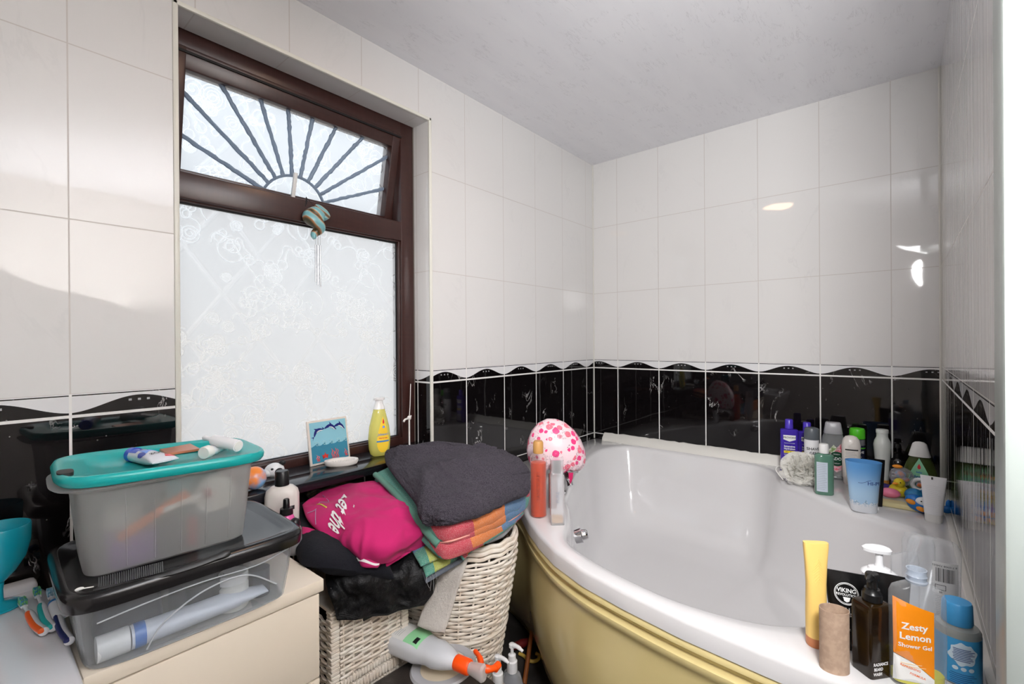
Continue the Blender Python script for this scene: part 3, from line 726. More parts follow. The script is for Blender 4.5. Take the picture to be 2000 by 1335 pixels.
# frosted box with teal lid
frost = mat('frosted_box_plastic', (226, 227, 226), .4, clear=.52, trl=.42, blur=(.35, .5), bump=(30, .12))
SX, SY = -2.254, -.300
def small_box():
    t = thing('storage_box', 'frosted plastic storage box with a teal lid, standing on the black lid', 'box', (SX, SY, LZ+.001), math.radians(-3.5), ry=math.radians(4.2)*0)
    o = [(0, 0.1215, .098, 7), (.004, 0.1259, .102, 8), (.06, 0.1313, .106, 9), (.12, 0.1367, .110, 9), (.158, 0.1411, .113, 9)]
    new_obj('container', tray(o, .0022, .003), frost, t)
    bm = BM(); ring_frame(bm, [(.152, 0.1443, .116, 7), (.154, 0.1649, .121, 4), (.157, 0.1682, .123, 4)], [(.152, 0.1405, .1125, 7), (.160, 0.1405, .1125, 7)])
    new_obj('rim', bm, frost, t)
    tl = mat('teal_lid_plastic', (24, 160, 158), .27, bump=(20, .06))
    lid = [(.158, 0.1606, .122, 5), (.163, 0.1660, .126, 4.5), (.171, 0.1671, .127, 4.5), (.177, 0.1627, .124, 5), (.178, 0.1573, .119, 5.5), (.174, 0.1497, .112, 6), (.1725, 0.1215, .094, 7), (.1665, 0.1172, .090, 7)]
    bm = loft(lid, 96, False, True); loft([(.158, 0.1584, .120, 5), (.163, 0.1519, .115, 5), (.164, 0.1193, .09, 6)], 96, False, True, bm)
    lo = new_obj('lid', bm, tl, t, ang=60); lo['label'] = 'teal lid with a hand slot'; lo.rotation_euler = (0, math.radians(1.5), 0); lo.location = (0, 0, .001)
    bm = BM(); loft([(.1765, .006, .022, 3, -.153, -.085), (.1785, .006, .022, 3, -.143, -.085)], 20, bm=bm)
    bm2 = BM(); loft([(.171, .011, .020, 3, -.151, -.055), (.1795, .011, .020, 3, -.151, -.055)], 24, bm=bm2); bm.free()
    so = new_obj('hand_slot', bm2, mat('slot_dark', (30, 32, 32), .6), lo)
    bm = BM()
    for k in range(5): tube([(-.07+k*.04, -.1025, .01), (-.072+k*.0415, -.1108, .148)], .0014, 6, bm)
    new_obj('moulded_ribs', bm, frost, t)
small_box()
IZ = LZ+.005
def inside(name, label, cat, dx, dy, secs, m, rz=0., extra=(), rx=0., ry=0., dz=0.): return simple(name, label, cat, (SX+dx, SY+dy, IZ+dz), rz, secs, m, extra, None, rx, ry)
inside('medicine_pot', 'round white pot at the right end inside the frosted box', 'pot', .068, -.078, rnd([(-.009, .034), (-.007, .037), (.007, .037), (.009, .034)]), mat('pot_white', (240, 238, 232), .3), 0, rx=PI/2, dz=.095)
inside('purple_carton', 'purple carton at the bottom left inside the frosted box', 'carton', -.062, -.055, [(0, .035, .03, 10), (.05, .035, .03, 10)], mat('carton_purple', (120, 80, 150), .5))
inside('white_canister', 'white canister at the left inside the frosted box', 'canister', -.058, .02, rnd([(0, .032), (.09, .032)]), mat('pot_white'))
inside('green_bottle', 'green bottle in the middle inside the frosted box', 'bottle', .02, .02, rnd([(0, .026), (.08, .026), (.10, .012), (.12, .012)]), mat('bottle_greenish', (70, 120, 90), .4))
inside('teal_sachet', 'teal sachet near the top inside the frosted box', 'sachet', .045, -.035, [(.0, .045, .012, 6), (.055, .045, .01, 6)], mat('sachet_teal', (40, 170, 185), .4), dz=.082)
inside('orange_brush', 'orange handled brush leaning inside the frosted box', 'brush', -.085, -.084, [(0, .008, .006, 2), (.12, .010, .006, 2)], mat('orange_plastic', (226, 120, 50), .4), 0, ry=math.radians(62), dz=.052)
inside('thermometer', 'white stick with a red ring inside the frosted box', 'stick', -.02, -.088, rnd([(0, .006), (.07, .006)]), mat('pot_white'), 0, [('red_ring', rnd([(.068, .010), (.080, .010)]), mat('ring_red', (170, 60, 60), .4))], ry=math.radians(78), dz=.085)
inside('dark_bottle', 'small dark bottle in front inside the frosted box', 'bottle', .0, -.068, rnd([(0, .018), (.05, .018), (.058, .009), (.068, .009)]), mat('dark_nylon'))
inside('red_packet', 'red packet low in the frosted box', 'packet', .03, -.072, [(0, .008, .006, 6), (.055, .008, .006, 6)], mat('packet_red', (170, 50, 50), .5))
# items on the teal lid
TZ = LZ+.001+.1665+.001
def vosene():
    p = at(290, 893, TZ+.014)
    t = thing('cream_tube', 'blue and white printed tube with a red corner lying on the teal lid', 'tube', p, math.radians(14), rx=0)
    R_ = Matrix.Rotation(PI/2, 4, 'X')   # tube axis along -y, cap at the back
    s = [(-.045, .0150, .0130, 2), (-.02, .0160, .0138, 2), (.0, .0165, .0138, 2.2), (.03, .0195, .011, 2.4), (.052, .0225, .006, 3), (.060, .0232, .0015, 3)]
    new_obj('body', loft(s, 36, mtx=R_), mat('tube_print', (214, 218, 226), .3), t)
    up = lambda x, z, off=.0006: Vector((x, -z, -front(s, x, z, off).y))
    def lay(bm): 
        for v in bm.verts: v.co = Vector((v.co.x, -v.co.z, -v.co.y))
        return bm
    new_obj('cap', loft(rnd([(-.062, .0125), (-.060, .0145), (-.045, .0150)]), 32, mtx=R_), mat('cap_royal', (40, 80, 190), .25), t)
    new_obj('blue_print', lay(patch(s, -.0125, .0125, -.045, -.02)), mat('cap_royal'), t)
    new_obj('blue_panel', lay(blob(s, [(-.008, -.02), (.013, -.02), (.016, .01), (-.010, .012)], .0008)), mat('print_sky', (110, 150, 225), .3), t)
    new_obj('blue_swirl', lay(blob(s, ell(-.0135, .004, .004, .012), .0009)), mat('print_navy', (60, 80, 170), .3), t)
    new_obj('red_corner', lay(blob(s, [(.010, .036), (.021, .034), (.021, .052), (.004, .050)], .0009)), mat('print_red', (214, 50, 60), .3), t)
    bm = text(s, 'VOS', .013, .002, .027, fn=lambda x, z: up(x, z, .0012), rot=PI, bold=.03); print_obj(bm, mat('print_black', (25, 25, 35), .4), t)
vosene()
def copper():
    p = at(352, 880, TZ+.001)
    t = thing('ridged_card', 'copper coloured ridged card lying on the teal lid between the tubes', 'card', p, math.radians(-2))
    bm = BM(); n = 46
    for i in range(n):
        x = -.030+.060*i/n; box(bm, x, x+.0011, -.03, .055, .003, .0045)
    box(bm, -.031, .031, -.031, .056, 0, .0032)
    new_obj('card', bm, mat('copper_ridges', (206, 132, 100), .3, metal=.45), t, smooth=False)
copper()
def white_tubes():
    wt = mat('soft_white_tube', (236, 237, 240), .3); R_ = Matrix.Rotation(PI/2, 4, 'X')
    p = at(408, 881, TZ+.0135)
    t = thing('cream_tube', 'plain white tube lying on the teal lid with its round cap to the front', 'tube', p, math.radians(-52))
    new_obj('body', loft([(-.075, .019, .001, 3), (-.04, .016, .007, 2.4), (.0, .0135, .0115, 2)], 32, mtx=R_), wt, t)
    new_obj('cap', loft(rnd([(0, .0130), (.014, .0130), (.016, .0115)]), 32, mtx=R_), mat('cap_ivory', (234, 233, 228), .4), t)
    p = at(455, 868, TZ+.026)
    t = thing('cream_tube', 'white tube with a nozzle lying across the right corner of the teal lid', 'tube', p, math.radians(22), rx=math.radians(7))
    new_obj('body', loft([(-.056, .008, .008, 2), (-.052, .0115, .0115, 2), (.012, .0125, .0125, 2), (.014, .0118, .0118, 2)], 32, mtx=R_), wt, t)
    new_obj('base_disc', loft(rnd([(.0142, .0095), (.0152, .0095)]), 28, mtx=R_), mat('cap_ivory'), t)
    new_obj('nozzle', loft(rnd([(-.082, .004), (-.078, .006), (-.070, .0042), (-.056, .0055)]), 20, mtx=R_), wt, t)
    for k in range(3): pass
white_tubes()
# ================================================================ bottles on the bath
def put(name, label, cat, u, vtop, x, base=RIM, off=0., y=None):
    "stand a bottle in column u at depth x; its height comes from where its top shows"
    P = atx(u, vtop, x)
    t = thing(name, label, cat, (x, P.y, base), face_cam(x, P.y, off)); return t, P.z-base
def lines_block(secs, x0, x1, zs, h=.0012, off=.0013, rg=None, fn=None):
    bm = BM(); rg = rg or random.Random(1)
    for z in zs:
        a = x0+rg.uniform(0, .06)*(x1-x0); b = x1-rg.uniform(0, .25)*(x1-x0); patch(secs, a, b, z, z+h, off, 4, 1, bm)
    return bm
white_lbl = mat('label_white', (232, 232, 230), .4); ink = mat('ink_black', (20, 20, 22), .5); white_ink = mat('ink_white', (236, 236, 236), .45)
def provoke(label, u, vt, x, off, full):
    t, h = put('conditioner_bottle', label, 'bottle', u, vt, x, off=off)
    w = .035
    s = [(0, w*.95, .019, 5), (.003, w, .021, 5), (h*.80, w, .021, 5), (h*.815, w*.9, .017, 4), (h*.82, .014, .012, 2)]
    pu = mat('purple_bottle', (62, 40, 160), .22)
    new_obj('body', loft(s, 44), pu, t)
    new_obj('cap', loft(rnd([(h*.82, .0135), (h*.825, .0165), (h*.985, .0155), (h, .013)]), 28), mat('purple_cap', (78, 58, 185), .25), t)
    z = lambda f: h*f
    new_obj('name_panel', blob(s, [(-.024, z(.71)), (.024, z(.71)), (.024, z(.63)), (0, z(.59)), (-.024, z(.63))], .0008), white_lbl, t)
    print_obj(text(s, 'PROVOKE', .0125, 0, z(.665), .0014, bold=.015, sx=.85), ink, t)
    print_obj(text(s, 'Intensive', .0125, 0, z(.50), .0012, bold=.025, sx=.95), white_ink, t)
    print_obj(text(s, 'Hydration', .0105, 0, z(.455), .0012, bold=.03), white_ink, t)
    print_obj(text(s, 'TOUCH OF SILVER', .005, 0, z(.56), .0012), white_ink, t)
    new_obj('yellow_strip', patch(s, -.022, .022, z(.375), z(.42), .0008), mat('print_yellow', (236, 214, 30), .4), t)
    print_obj(text(s, '3 IN 1 MASK', .007, 0, z(.398), .0014, bold=.02), ink, t)
    print_obj(lines_block(s, -.022, .022, [z(.35), z(.33), z(.29), z(.27)]), white_ink, t)
    new_obj('lower_panel', patch(s, -.022, .022, z(.06), z(.25), .0008), mat('label_lilac', (205, 205, 226), .4), t)
provoke('purple and white conditioner bottle, leftmost of the bottles on the bath ledge', 1541, 818, -.108, 4, 1)
provoke('purple conditioner bottle half hidden behind the white shave gel can', 1576, 824, -.050, 6, 1)
def shave():
    t, h = put('shave_gel_can', 'white shave gel can with a dark grey cap on the bath ledge', 'can', 1585, 834, -.165, off=12)
    r = .0275; s = rnd([(0, r*.96), (.003, r), (h*.755, r), (h*.77, r*.97)])
    new_obj('body', loft(s, 36), mat('can_white', (228, 228, 230), .3), t)
    new_obj('cap', loft(rnd([(h*.77, r*1.0), (h*.78, r*1.03), (h*.95, r*1.0), (h*.985, r*.9), (h, r*.6)]), 36), mat('cap_slate', (92, 98, 104), .35), t)
    print_obj(text(s, 'SHAVE', .0155, 0, h*.60, .0007, bold=.02), ink, t); print_obj(text(s, 'GEL', .0155, 0, h*.52, .0007, bold=.02), ink, t)
    print_obj(lines_block(s, -.012, .014, [h*.43, h*.39], .002, .0007), mat('ink_brown', (80, 60, 60), .5), t)
shave()
def radox():
    t, h = put('shower_gel_bottle', 'clear shower gel bottle with a round green badge and a grey cap', 'bottle', 1627, 824, -.105, off=4)
    w = .044
    s = [(0, w*.8, .020, 3), (.004, w*.86, .022, 3), (h*.3, w*.93, .024, 3), (h*.55, w, .025, 3), (h*.72, w*.9, .024, 3), (h*.80, w*.74, .020, 3)]
    new_obj('body', loft(s, 44), mat('clear_smoke', (200, 203, 204), .08, clear=0.75, coat=.3), t)
    c = [(h*.80, w*.76, .021, 3), (h*.81, w*.78, .022, 3), (h*.98, w*.64, .019, 3), (h, w*.58, .016, 3)]
    new_obj('cap', loft(c, 40), mat('cap_milky', (176, 176, 180), .3, clear=.12), t)
    new_obj('flower_print', blob(s, [(-.020, h*.42), (.03, h*.66), (.040, h*.50), (.036, h*.2), (.01, h*.14), (-.014, h*.22)], .0007), mat('print_blossom', (228, 190, 196), .5, var=(90, (225, 90, 110))), t)
    new_obj('leaf_print', blob(s, [(-.022, h*.50), (.0, h*.62), (.012, h*.56), (-.004, h*.46)], .0009), mat('print_leaf', (120, 150, 80), .5, var=(80, (220, 220, 210))), t)
    new_obj('green_badge', blob(s, ell(.011, h*.375, .029, .031, 32), .0012), mat('badge_green', (10, 62, 40), .35), t)
    print_obj(text(s, 'RADOX', .0175, .011, h*.375, .0019, bold=.02, sx=.9), white_ink, t)
    print_obj(text(s, 'MINERAL', .006, .011, h*.455, .0019), white_ink, t); print_obj(text(s, 'THERAPY', .006, .011, h*.295, .0019), white_ink, t)
radox()
def green_small():
    t, h = put('shower_gel_bottle', 'small oval green bottle with a white cap, in front of the bath puff', 'bottle', 1609, 866, -.368, off=14)
    w = .032
    s = [(0, w*.9, .018, 2.6), (.004, w, .021, 2.6), (h*.77, w, .021, 2.6), (h*.80, w*.8, .018, 2.4), (h*.815, .012, .012, 2)]
    new_obj('body', loft(s, 40), mat('sage_green_gel', (92, 136, 116), .12, coat=.4, clear=.12), t)
    new_obj('cap', loft(rnd([(h*.815, .0155), (h*.82, .0165), (h*.98, .016), (h, .014)]), 28), mat('cap_white'), t)
    new_obj('paper_label', patch(s, -.028, .007, h*.07, h*.65, .0008), mat('label_pale', (196, 206, 218), .4), t)
    print_obj(lines_block(s, -.026, .004, [h*(.12+.035*i) for i in range(15)], .0008, .0013), mat('ink_grey', (120, 125, 135), .5), t)
green_small()
def whiteinv():
    t, h = put('lotion_bottle', 'white bottle standing cap down with small black print, beside the green badge bottle', 'bottle', 1662, 850, -.150, off=6)
    w = .0325
    s = [(0, .024, .018, 2.6), (.004, .026, .019, 2.6), (h*.12, .027, .02, 2.6), (h*.13, .029, .021, 2.6), (h*.5, w*.97, .023, 2.6), (h*.80, w, .024, 2.6), (h*.92, w*.85, .02, 2.5), (h*.98, w*.6, .014, 2.3), (h, w*.25, .006, 2)]
    new_obj('body', loft(s, 40), mat('bottle_ivory', (224, 218, 212), .3), t)
    new_obj('text_bar', patch(s, -.022, .022, h*.71, h*.735, .0007), ink, t)
    print_obj(lines_block(s, -.022, .02, [h*(.58+.03*i) for i in range(4)], .0009, .0008), mat('ink_grey'), t)
    new_obj('round_mark', blob(s, ell(-.012, h*.50, .0075, .0075), .0008), mat('ink_dark', (50, 44, 46), .5), t); new_obj('round_mark', blob(s, ell(.012, h*.50, .0075, .0075), .0008), mat('ink_dark'), t)
    print_obj(lines_block(s, -.018, .016, [h*(.18+.04*i) for i in range(6)], .0012, .0008), mat('ink_grey'), t)
whiteinv()
def gelgreen():
    t, h = put('shave_gel_can', 'dark shave gel can with a bright green cap at the back of the bath ledge', 'can', 1674, 835, -.062)
    r = .0275; s = rnd([(0, r*.96), (.003, r), (h*.80, r*.98)])
    new_obj('body', loft(s, 32), mat('can_navy', (36, 40, 66), .25, metal=.3), t)
    new_obj('cap', loft(rnd([(h*.80, r*1.0), (h*.81, r*1.03), (h*.96, r*1.0), (h*.99, r*.9), (h, r*.6)]), 32), mat('cap_lime', (84, 200, 40), .35), t)
    new_obj('green_ring', band(s, h*.62, h*.64), mat('cap_lime'), t); new_obj('grey_band', band(s, h*.68, h*.79), mat('band_steel', (150, 150, 156), .3, metal=.6), t)
    print_obj(text(s, 'SHAVE', .013, .004, h*.55, .0009, bold=.02), white_ink, t); print_obj(text(s, 'GEL', .013, .004, h*.48, .0009, bold=.02), white_ink, t)
gelgreen()
def whitetall():
    t, h = put('lotion_bottle', 'tall plain white bottle with a narrow open neck against the end wall', 'bottle', 1723, 838, -.066)
    s = rnd([(0, .020), (.004, .0225), (h*.3, .0235), (h*.6, .028), (h*.72, .030), (h*.80, .026), (h*.85, .0205), (h*.87, .0195), (h*.93, .0195), (h*.935, .021), (h*.985, .021), (h, .020)])
    new_obj('body', loft(s, 36), mat('milky_white', (222, 226, 222), .3, sss=.2), t)
    new_obj('amber_residue', band(s, .003, .02), mat('amber_film', (190, 130, 60), .3), t)
whitetall()
def blackpump():
    t, h = put('shampoo_bottle', 'black pump bottle in the back corner left of the green baby shampoo', 'bottle', 1753, 866, -.062)
    s = [(0, .025, .020, 3), (.004, .027, .022, 3), (h*.5, .027, .022, 3), (h*.6, .026, .022, 2.5), (h*.66, .014, .014, 2)]
    bk = mat('gloss_black', (14, 14, 16), .15)
    new_obj('body', loft(s, 36), bk, t); new_obj('pump', loft(rnd([(h*.66, .013), (h*.78, .012), (h*.80, .005), (h*.90, .005), (h*.91, .013), (h, .010)]), 24), bk, t)
    new_obj('side_label', patch(s, -.022, .022, h*.05, h*.42, .0008), mat('label_slate', (90, 92, 112), .4), t)
    print_obj(lines_block(s, -.02, .02, [h*.32, h*.24, h*.14], .004, .0013), white_ink, t)
blackpump()
def johnson_green():
    t, h = put('baby_shampoo_bottle', 'green tinted clear baby bottle with a tall white cap by the side wall', 'bottle', 1796, 862, -.125, off=-4)
    w = .054
    s = [(0, w*.8, .022, 2.6), (.004, w*.9, .026, 2.6), (h*.15, w*.98, .028, 2.5), (h*.30, w, .028, 2.5), (h*.45, w*.90, .026, 2.5), (h*.60, w*.72, .022, 2.5), (h*.70, w*.56, .018, 2.4), (h*.715, .016, .014, 2)]
    new_obj('body', loft(s, 44), mat('clear_olive', (106, 122, 66), .08, clear=0.65, coat=.3), t)
    c = [(h*.715, .032, .023, 2.5), (h*.72, .0335, .024, 2.5), (h*.93, .023, .018, 2.3), (h*.96, .021, .016, 2), (h*.99, .014, .011, 2), (h, .005, .004, 2)]
    new_obj('cap', loft(c, 36), mat('cap_white'), t)
    d = [(x, z) for x, z in drop(0, h*.36, .046, h*.34)]
    new_obj('drop_label', blob(s, d, .0008, 6), mat('label_mint', (140, 205, 165), .4), t)
    new_obj('red_drop', blob(s, drop(0, h*.54, .007, .010), .0016, 3), mat('print_red'), t)
    print_obj(text(s, "Johnson's", .0165, 0, h*.34, .0016, bold=.03, shear=.25, sx=.85), mat('ink_blue', (30, 70, 150), .4), t)
    print_obj(text(s, 'baby', .009, 0, h*.43, .0016, bold=.03), mat('ink_sky', (60, 130, 200), .4), t)
    print_obj(lines_block(s, -.02, .022, [h*.24, h*.20], .0012, .0016), mat('ink_blue'), t)
johnson_green()
def black_card():
    t, h = put('shampoo_tube', 'black flat tube standing behind the blue cup', 'tube', 1712, 896, -.40, off=0)
    s = [(0, .016, .011, 3), (.02, .017, .012, 3), (h*.6, .021, .008, 3), (h, .024, .0015, 3)]
    new_obj('body', loft(s, 32), mat('gloss_black'), t)
black_card()
def cup():
    t, h = put('tumbler', 'blue to white oval plastic tumbler with a printed mountain range, on the bath ledge', 'cup', 1686, 900, -.487, off=6)
    s = [(0, .036, .030, 2.6), (.003, .038, .032, 2.6), (h*.5, .044, .034, 2.4), (h, .0525, .036, 2.2)]
    inn = [(z, a-.002, b-.002, n) for z, a, b, n in s][::-1]; inn[-1] = (.006,)+inn[-1][1:]
    m = bpy.data.materials.new('tumbler_print'); N = NT(m); sp = N.new('ShaderNodeSeparateXYZ'); N.lk(N.objc(), sp.inputs[0])
    z = N.m('DIVIDE', sp.outputs[2], h); nz = N.noise(N.scale(N.objc(), (1, 1, .01)), 60, 4)
    ridge = N.m('ADD', .22, N.m('MULTIPLY', N.m('SUBTRACT', nz, .5), .35))
    c = N.mix(N.step(z, .3, .95), (.42, .62, .82, 1), (.105, .31, .64, 1))
    rock = N.mix(N.step(N.noise(N.objc(), 160, 3), .45, .6), (.72, .78, .84, 1), (.25, .42, .6, 1))
    rock = N.mix(N.step(z, .10, .22), (.76, .79, .84, 1), rock)
    N.lk(N.mix(N.m('LESS_THAN', z, ridge), c, rock), N.bsdf.inputs['Base Color']); N.bsdf.inputs['Roughness'].default_value = .25; N.bsdf.inputs['Subsurface Weight'].default_value = .1; N.bsdf.inputs['Subsurface Radius'].default_value = (.01, .01, .01)
    new_obj('cup_body', loft(s+inn, 56), m, t)
    nv = mat('ink_navy', (24, 60, 130), .4)
    print_obj(text(s, 'HI-PE', .017, .027, h*.60, .001, bold=.01), nv, t)
    bm = BM(); pts = [(-.018, h*.60), (-.008, h*.60), (.002, h*.625), (.012, h*.66), (.018, h*.665)]
    for (a, b), (c_, d) in zip(pts, pts[1:]): tube([front(s, a, b, .0006), front(s, c_, d, .0006)], .0007, 5, bm)
    new_obj('swoosh', bm, nv, t)
cup()
def puff():
    c = Vector((-.285, -1.150, RIM+.070))
    t = thing('bath_puff', 'white mesh bath puff behind the small green bottle', 'bath puff', (c.x, c.y, RIM), 0)
    m = mat('puff_mesh', (250, 249, 245), .6, trl=.35, clear=.35)
    rg = random.Random(9); bm = BM()
    ax = Vector((-.25, .97, 0)).normalized()  # long axis across the view
    for i in range(80):
        # ruffled discs of netting fanned around the cord
        a = rg.uniform(0, 2*PI); b = math.acos(rg.uniform(-1, 1)); nrm = Vector((math.sin(b)*math.cos(a), math.sin(b)*math.sin(a), math.cos(b)))
        q = nrm.to_track_quat('Z', 'Y').to_matrix(); R_ = rg.uniform(.046, .070); ph = rg.uniform(0, 6); k = rg.randint(7, 12); n = 60
        off_ = ax*rg.uniform(-.035, .035)
        r0 = []; r1 = []
        for j in range(n):
            th = 2*PI*j/n; w = math.sin(k*th+ph)
            p0 = q @ Vector((math.cos(th)*R_*.55, math.sin(th)*R_*.55, w*.003)); p1 = q @ Vector((math.cos(th)*R_*(1+.06*math.sin(3*th)), math.sin(th)*R_, w*.010))
            for p in (p0, p1):
                p += off_; p.z = max(p.z+.066, .001); 
            r0.append(bm.verts.new(p0)); r1.append(bm.verts.new(p1))
        for j in range(n): bm.faces.new((r0[j], r0[(j+1) % n], r1[(j+1) % n], r1[j]))
    new_obj('netting', bm, m, t)
    bm = BM(); p = ax*.075+Vector((0, 0, .035)); sphere(bm, p, .02, .022, .016); new_obj('knot', bm, mat('puff_mesh'), t)
    new_obj('cord', tube(cr_spline([(0, .06, .05), (.01, .09, .062), (-.03, .10, .052), (-.05, .07, .02)], 6), .0018, 6), mat('cord_white', (230, 228, 224), .6), t)
puff()
# toys and small things in the corner
def toys():
    duck_y = mat('toy_yellow', (214, 190, 36), .35); pink = mat('toy_pink', (236, 128, 160), .35); blue = mat('toy_blue', (34, 130, 190), .35); org = mat('toy_orange', (240, 150, 40), .35); wh = mat('toy_white', (236, 238, 240), .3)
    def root(name, label, cat, u, v, dz=0., off=0.):
        p = at(u, v, RIM+dz); return thing(name, label, cat, p, face_cam(p.x, p.y, off))
    t = root('soap_block', 'flat pale yellow sponge block lying under the pink bath toy', 'sponge', 1756, 990)
    new_obj('block', box(BM(), -.052, .056, -.024, .026, 0, .017, .005, 3), mat('sponge_yellow', (226, 212, 160), .7, bump=(60, .3)), t)
    t = root('rubber_duck', 'yellow rubber duck with an orange beak behind the pink bath toy', 'rubber duck', 1759, 972, .0, 30)
    bm = BM(); sphere(bm, (0, .012, .026), .028, .034, .024); sphere(bm, (-.004, .0, .056), .018, .018, .018); sphere(bm, (.02, .03, .04), .010, .014, .012); new_obj('body', bm, duck_y, t)
    new_obj('beak', sphere(BM(), (-.022, -.008, .056), .010, .008, .004), org, t)
    new_obj('eye', sphere(BM(), (-.010, -.0165, .062), .0022), ink, t)
    t = root('squeaky_toy', 'pink rubber bath toy on the sponge block', 'bath toy', 1738, 971, .0175)
    bm = BM(); sphere(bm, (0, 0, .017), .031, .022, .0175); sphere(bm, (-.030, .006, .013), .018, .016, .013); new_obj('body', bm, pink, t)
    t = root('toy_ball', 'clear toy ball with an orange bird inside, in the corner', 'toy ball', 1761, 950, .026, 0)
    bm = sphere(BM(), (0, 0, .040), .038, .036, .036, 28, 16); new_obj('shell', bm, mat('clear_toy', (205, 205, 210), .05, clear=.72, coat=.3), t)
    new_obj('bird', sphere(sphere(BM(), (-.004, 0, .048), .018, .014, .014), (.008, 0, .030), .016, .013, .010), mat('toy_mix', (220, 120, 60), .4, var=(50, (90, 170, 220))), t)
    new_obj('beak', sphere(BM(), (-.012, -.006, .078), .016, .010, .007), org, t)
    t = root('toy_ring', 'white and clear ring shaped bath toy in the corner behind the white tube', 'bath toy', 1797, 960, .02, 0)
    bm = BM(); tube([(math.cos(a)*.022, 0, .026+math.sin(a)*.020) for a in (2*PI*k/28 for k in range(28))], .0075, 10, bm, closed=True); new_obj('ring', bm, wh, t)
    new_obj('bead', sphere(BM(), (0, 0, .026), .012, .008, .010), mat('toy_mix'), t)
    t = root('squeaky_toy', 'blue rubber bath toy behind the penguin toy', 'bath toy', 1786, 980, .0, 0)
    bm = BM(); sphere(bm, (0, 0, .026), .029, .022, .024); sphere(bm, (.03, .01, .030), .020, .018, .020); sphere(bm, (.02, -.008, .012), .018, .014, .012); new_obj('body', bm, mat('toy_blue_speckled', (50, 140, 195), .4, bump=(60, .5), var=(40, (30, 105, 160))), t)
    t = root('penguin_toy', 'blue rubber penguin with white face and orange feet lying behind the white tube', 'bath toy', 1808, 1002, .0, 2)
    bm = BM(); sphere(bm, (0, 0, .028), .050, .026, .028, 28, 16); sphere(bm, (-.030, .0, .040), .024, .018, .020); sphere(bm, (.052, -.004, .026), .018, .010, .012); sphere(bm, (.058, .004, .040), .008, .008, .018); new_obj('body', bm, mat('toy_cobalt', (22, 112, 192), .28), t)
    bm = sphere(BM(), (-.004, -.013, .042), .024, .0165, .015, 24, 14); new_obj('face', bm, wh, t)
    new_obj('eye', sphere(BM(), (-.012, -.0285, .046), .0022), ink, t)
    new_obj('foot', sphere(BM(), (-.038, -.016, .036), .015, .008, .0085, rot=Matrix.Rotation(.3, 3, 'Y')), org, t); new_obj('foot', sphere(BM(), (-.012, -.022, .018), .014, .009, .0085, rot=Matrix.Rotation(.3, 3, 'Y')), org, t)
    t = root('cream_tube', 'purple and white tube lying flat behind the blue cup', 'tube', 1727, 955, .012)
    t.rotation_euler = (0, .25, face_cam(t.location.x, t.location.y)+.2)
    new_obj('body', box(BM(), -.045, .03, -.016, .018, -.002, .022, .008, 3), mat('purple_dark', (62, 44, 120), .35), t); new_obj('white_stripe', box(BM(), -.04, -.018, -.0166, .0, .003, .0205, .002), wh, t)
toys()
def white_tube():
    t, h = put('cream_tube', 'small white tube standing on its cap at the right end of the bath ledge', 'tube', 1823, 930, -.470, off=-4)
    s = [(0, .0205, .016, 2.3), (.003, .022, .017, 2.3), (h*.17, .0225, .017, 2.3), (h*.18, .0235, .0175, 2.3), (h*.5, .027, .014, 2.4), (h*.86, .031, .005, 3), (h, .033, .0012, 4)]
    new_obj('body', loft(s[3:], 40), mat('soft_white_tube'), t); new_obj('cap', loft(s[:4], 40), mat('cap_white'), t)
    new_obj('crimp_mark', patch(s, -.005, -.001, h*.93, h*.985, .0008, 2, 2), ink, t)
    print_obj(lines_block(s, -.02, .018, [h*(.35+.04*i) for i in range(12)], .0005, .0008), mat('ink_faint', (205, 205, 210), .5), t)
white_tube()
# ---- front corner of the bath
def yellow_tube():
    t, h = put('cream_tube', 'tall yellow tube with a brown base cap, leftmost at the front corner of the bath', 'tube', 1593, 1058, -1.440, off=26)
    s = [(h*.09, .0175, .0165, 2.2), (h*.3, .018, .016, 2.3), (h*.6, .0175, .013, 2.5), (h*.8, .020, .009, 3), (h*.96, .0225, .0075, 4), (h, .0225, .007, 4)]
    new_obj('body', loft(s, 44), mat('mustard_yellow', (244, 205, 118), .35), t)
    new_obj('cap', loft([(0, .0165, .0155, 2.2), (.002, .0175, .0165, 2.2), (h*.09, .0177, .0167, 2.2)], 40), mat('terracotta_cap', (205, 130, 84), .4), t)
    bm = BM()
    for i in range(9):
        z = h*(.60+.026*i); w = .010*(1-abs(i-4)/9)
        tube([front(s, -w, z, .0002), front(s, 0, z+.009, .0002), front(s, w, z, .0002)], .0005, 5, bm)
    new_obj('leaf_emboss', bm, mat('mustard_yellow'), t)
yellow_tube()
